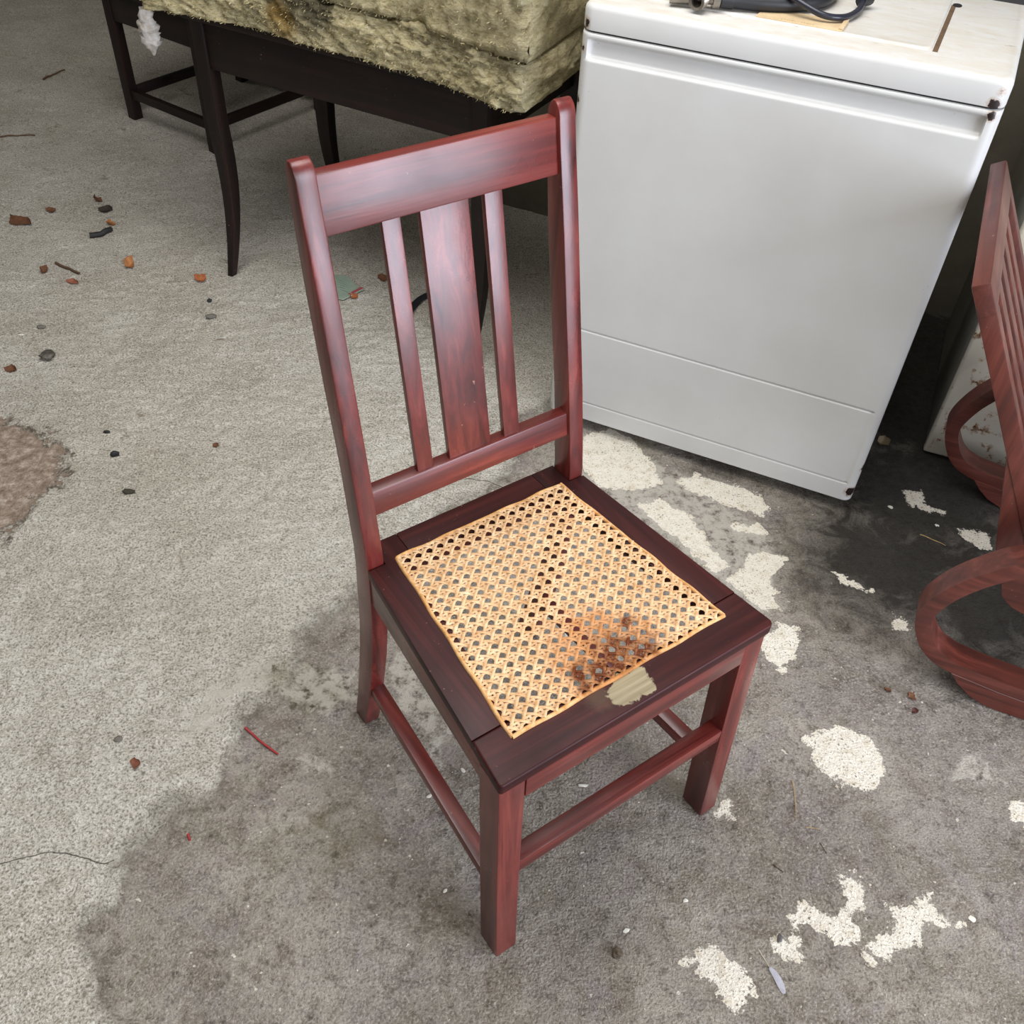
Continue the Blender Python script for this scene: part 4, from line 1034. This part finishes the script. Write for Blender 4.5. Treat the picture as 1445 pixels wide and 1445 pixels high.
leaf('dry_leaf', 'small brown leaf left of the brown twig', 'leaf', (-1.3193, 2.2978), 0.020, 1.2, ml['brown'], 0.35, 0.5)
leaf('dry_leaf', 'brown leaf on the floor behind the chair back, seen between post and slat', 'leaf', (-0.3972, 2.3616), 0.022, 0.1, ml['brown'], 0.3, 0.5)
leaf('dry_leaf', 'orange leaf scrap touching the green plastic wrapper', 'leaf', (-0.4620, 2.2575), 0.016, 0.8, ml['orange'], 0.3, 0.6)
leaf('dry_leaf', 'tiny leaf scrap on the plaster left of the chair post', 'leaf', (-0.6686, 1.6152), 0.010, 0.6, ml['brown'], 0.3, 0.6)
leaf('dry_leaf', 'crumpled rust-brown leaf near the plaster edge, left of the red wire', 'leaf', (-0.5884, 0.8162), 0.012, 0.2, plain('dry_leaf_rust', lin(122, 72, 50), 0.85, nscale=120), 0.3, 0.8)
leaf('dry_leaf', 'small grey-brown leaf on the dark floor right of the washing machine base', 'leaf', (0.8580, 1.7632), 0.020, -0.6, plain('dry_leaf_grey', lin(136, 120, 94), 0.85, nscale=120), 0.5, 0.6)
leaf('dry_leaf', 'brown leaf crumb at the very left edge by the bare brown patch', 'leaf', (-1.2208, 1.8430), 0.020, 0.1, ml['brown'], 0.3, 0.5)
leaf('leaf_crumb', 'rusty crumb nearest the armchair hoop foot', 'leaf', (0.7378, 1.0441), 0.012, 0.7, ml['brown'], 0.3, 0.7)
leaf('leaf_crumb', 'rusty crumb left of the others near the armchair', 'leaf', (0.6982, 1.0553), 0.009, 1.9, ml['brown'], 0.3, 0.8)
leaf('leaf_crumb', 'dark red crumb below the others near the armchair', 'leaf', (0.7354, 1.0106), 0.010, 0.2, plain('crumb_red', lin(80, 38, 28), 0.8), 0.3, 0.6)
# charred stick, twigs, straws
o = stick('charred_stick', 'charred black stick fragment on the plaster', 'stick', (-1.2658, 2.4966), (-1.2206, 2.5448), 0.0085, M['char'], -0.12, 0.1)
stick('twig', 'straight brown twig lying on the plaster', 'twig', (-1.3050, 2.3418), (-1.2236, 2.2975), 0.0042, M['twig'], 0.0, 0.2)
stick('twig', 'thin dark twig near the top left edge of the picture', 'twig', (-1.8023, 3.1357), (-1.6934, 3.1631), 0.0028, M['twig'], 0.02, 0.3)
stick('twig', 'thin dark twig on the floor far behind at top left', 'twig', (-1.8558, 3.6487), (-1.8200, 3.7660), 0.004, M['twig'], 0.05, 0.4)
stick('straw', 'long thin straw on the concrete right of the far front chair leg', 'straw', (0.4920, 0.8578), (0.4857, 0.7871), 0.0009, M['straw'], 0.03, 0.4)
stick('straw', 'short pale straw lying crosswise below the longer straw', 'straw', (0.4994, 0.7745), (0.5217, 0.7723), 0.0008, M['straw'], 0.08, 0.4)
stick('straw', 'pale straw on the dark floor by the armchair hoop', 'straw', (0.8670, 1.4661), (0.9127, 1.4363), 0.0014, M['straw'], 0.04, 0.5)
stick('splinter', 'dark wood splinter on the concrete above the white paint patches', 'splinter', (0.4369, 0.7090), (0.4506, 0.6984), 0.0012, M['twig'], 0.0, 0.5)
stick('splinter', 'thin grey splinter right of the dark splinter', 'splinter', (0.5184, 0.7492), (0.5252, 0.7319), 0.0007, M['twig'], 0.0, 0.5)
# wires
M['redwire'] = plain('red_wire', lin(158, 44, 46), 0.5, amt=0.15)
pts = [(*q, zfl(*q) + 0.003) for q in ((-0.4293, 0.8962), (-0.4134, 0.8847), (-0.3973, 0.8720), (-0.3805, 0.8609), (-0.3639, 0.8499))]
tag(from_bm('red_wire', tube_bm(catmull(pts, 4), 0.0020, 8), M['redwire'], None, 60), 'short piece of red wire on the floor left of the chair', 'wire', 'red wire pieces')
pts = [(*q, zfl(*q) + 0.002) for q in ((-0.4712, 0.7022), (-0.4651, 0.6921))]
tag(from_bm('red_wire', tube_bm(pts, 0.0020, 8), M['redwire'], None, 60), 'tiny snipped end of red wire below the longer piece', 'wire', 'red wire pieces')
pts = [(*q, zfl(*q) + 0.006) for q in ((-0.3047, 2.2001), (-0.2955, 2.2364), (-0.2816, 2.2666), (-0.2609, 2.2908), (-0.2307, 2.3015))]
tag(from_bm('strap', tube_bm(catmull(pts, 4), 0.011, 8, 0.45), M['rubber'], None, 60), 'black rubber strap on the floor behind the chair back slats', 'strap')
# plastic wrapper
M['wrap'] = plain('green_wrapper', lin(150, 164, 148), 0.35, nscale=60, amt=0.25, c2=lin(120, 140, 126))
M['wrapred'] = plain('wrapper_red_print', lin(170, 74, 84), 0.4, amt=0.2)
wr = [(-0.5466, 2.3637), (-0.4940, 2.3582), (-0.4649, 2.3124), (-0.4376, 2.3005), (-0.4683, 2.2604), (-0.4893, 2.2365), (-0.5056, 2.2418), (-0.5257, 2.2906)]
nz_ = max(zfl(*p) for p in wr) + 0.002
wrap = thing('plastic_wrapper', 'crumpled pale green plastic wrapper on the floor behind the left chair post', 'wrapper', (wr[0][0], wr[0][1], nz_))
from_bm('wrapper_sheet', prism_bm([(p[0] - wr[0][0], p[1] - wr[0][1]) for p in wr], 0.0, 0.003, 0.001, 1), M['wrap'], wrap, 40)
a_ = np.array(wr[4]) - np.array(wr[0]); b_ = np.array(wr[3]) - np.array(wr[0]); d_ = np.array(wr[6]) - np.array(wr[0])
dn = (d_ - a_) * 0.35
from_bm('red_stripe', prism_bm([tuple(a_ * .97 + dn * .05), tuple(b_ * .97), tuple(b_ * .92 + dn * .35), tuple(a_ * .93 + dn * .5)], 0.003, 0.0038), M['wrapred'], wrap)
for k in range(5):
    u = 0.12 + k * 0.13; p = np.array([0.012, -0.008]) + (d_ * 0.8) * u; q = p + (b_ - np.array([0, 0])) * 0.42
    from_bm('fold', tube_bm([(p[0], p[1], 0.0032), (*(p * .5 + q * .5), 0.005), (q[0], q[1], 0.0032)], 0.0012, 6), M['wrap'], wrap, 60)
# pebbles, crumbs and chips
stone('charcoal_lump', 'black charcoal lump with pale flecks on the plaster', 'charcoal', (-1.1553, 1.9028), 0.030, plain('charcoal', lin(30, 28, 27), 0.6, nscale=70, amt=0.5, c2=lin(120, 112, 100)), 0.5, 4)
stone('pebble', 'smooth grey pebble sunk in the plaster left of the chair back', 'pebble', (-0.8125, 2.1176), 0.026, M['peb'], 0.45, 5, 0.3, 0.7)
stone('pebble', 'dark crumb behind the smooth grey pebble', 'pebble', (-0.8406, 2.2012), 0.012, M['char'], 0.6, 6)
stone('pebble', 'dark sliver at the left edge with a white flake', 'pebble', (-1.2245, 2.0335), 0.022, M['peb'], 0.4, 7, 0.2, 0.45)
stone('paint_flake', 'white flake beside the dark sliver at left', 'flake', (-1.2578, 1.9913), 0.014, M['chip'], 0.2, 8, 0.1, 0.4)
stone('dirt_clod', 'dark dirt clod on the plaster right of the bare brown patch', 'dirt', (-0.8744, 1.5624), 0.016, M['char'], 0.7, 9)
stone('dirt_clod', 'mossy dark dirt clod below the others on the plaster', 'dirt', (-0.8023, 1.4472), 0.024, plain('mossy_dirt', lin(66, 62, 50), 0.9, nscale=120), 0.5, 10, 0, 0.5)
stone('dirt_clod', 'dark dirt clod at the top of the crumbled plaster', 'dirt', (-0.9219, 1.6366), 0.014, M['char'], 0.5, 11, 0.2, 0.4)
stone('pebble', 'grey pebble set in the plaster above the rust-brown leaf', 'pebble', (-0.6288, 0.8603), 0.013, M['peb'], 0.4, 12)
stone('pebble', 'dark grey pebble on the white paint patch beside the feather', 'pebble', (0.4284, 0.5945), 0.0105, plain('dark_pebble', lin(92, 88, 86), 0.8, nscale=100), 0.5, 13, 1.2, 0.6)
stone('pebble', 'brown pebble in front of the near chair leg', 'pebble', (0.1887, 0.5584), 0.0125, plain('brown_pebble', lin(98, 86, 70), 0.9, nscale=100), 0.6, 14)
stone('paint_flake', 'white triangular paint flake right of the white paint patches', 'flake', (0.7258, 0.6413), 0.013, M['chip'], 0.18, 15, 0.6, 0.8, 1)
stone('paint_flake', 'small pale flake on the concrete left of the dark splinter', 'flake', (0.2944, 0.6435), 0.009, M['chip'], 0.25, 16, 0.3, 0.8, 1)
stone('paint_flake', 'white flake seen between side stretcher and front leg', 'flake', (-0.0561, 0.8425), 0.012, M['chip'], 0.2, 17, 2.2, 0.6, 1)
stone('paint_flake', 'white flake beside the chair side stretcher', 'flake', (-0.1061, 0.7927), 0.011, M['chip'], 0.2, 18, 0.8, 0.7, 1)
stone('paint_flake', 'white flake under the seat behind the front stretcher', 'flake', (0.1443, 0.8257), 0.014, M['chip'], 0.2, 19, 0.2, 0.5, 1)
stone('paint_flake', 'tiny white flake left of the front chair leg', 'flake', (-0.0666, 0.6369), 0.008, M['chip'], 0.25, 20, 0.4, 0.7, 1)
stone('paint_flake', 'white flake in front of the front stretcher', 'flake', (0.2025, 0.5926), 0.009, M['chip'], 0.2, 21, 0.5, 0.7, 1)
stone('paint_flake', 'round white speck on the dark floor beyond the washing machine corner', 'flake', (0.8252, 1.5478), 0.008, M['chip'], 0.3, 22)
stone('paint_flake', 'round white speck nearest the armchair hoop', 'flake', (0.9120, 1.4977), 0.007, M['chip'], 0.3, 23)
# feather
ft = thing('feather', 'small grey feather lying on the concrete near the bottom edge', 'feather', (*(0.4108, 0.5485), 0.0))
fb_ = np.array(ft.location)
M['quill'] = plain('feather_quill', lin(206, 194, 172), 0.6, amt=0.1); M['vane'] = plain('feather_vane', lin(176, 174, 182), 0.8, nscale=200, amt=0.25)
sp_pts = [(0.3947, 0.5773), (0.4011, 0.5647), (0.4074, 0.5522), (0.4147, 0.5409), (0.4197, 0.5277), (0.4220, 0.5174)]
qp = [np.array((p[0], p[1], zfl(*p) + 0.0016)) - fb_ for p in sp_pts]
from_bm('quill', tube_bm(qp, lambda u: 0.0007 * (1 - 0.6 * u), 6), M['quill'], ft, 60)
V = []; F = []
vp = catmull(qp[2:], 6)
for i, p in enumerate(vp):
    u = i / (len(vp) - 1); d = vp[min(i + 1, len(vp) - 1)] - vp[max(i - 1, 0)]; nn = np.array([-d[1], d[0], 0]); nn /= np.linalg.norm(nn)
    wd = 0.0052 * math.sin(math.pi * (0.08 + 0.84 * u)) ** 0.7
    V += [p + nn * wd + (0, 0, 0.0006), p + (0, 0, 0.0014), p - nn * wd + (0, 0, 0.0006), p + nn * wd, p, p - nn * wd]
for i in range(len(vp) - 1):
    b = i * 6
    F += [(b, b + 6, b + 7, b + 1), (b + 1, b + 7, b + 8, b + 2), (b + 4, b + 10, b + 9, b + 3), (b + 5, b + 11, b + 10, b + 4), (b, b + 3, b + 9, b + 6), (b + 2, b + 8, b + 11, b + 5)]
from_lists('vane', V, F, M['vane'], ft, 60)
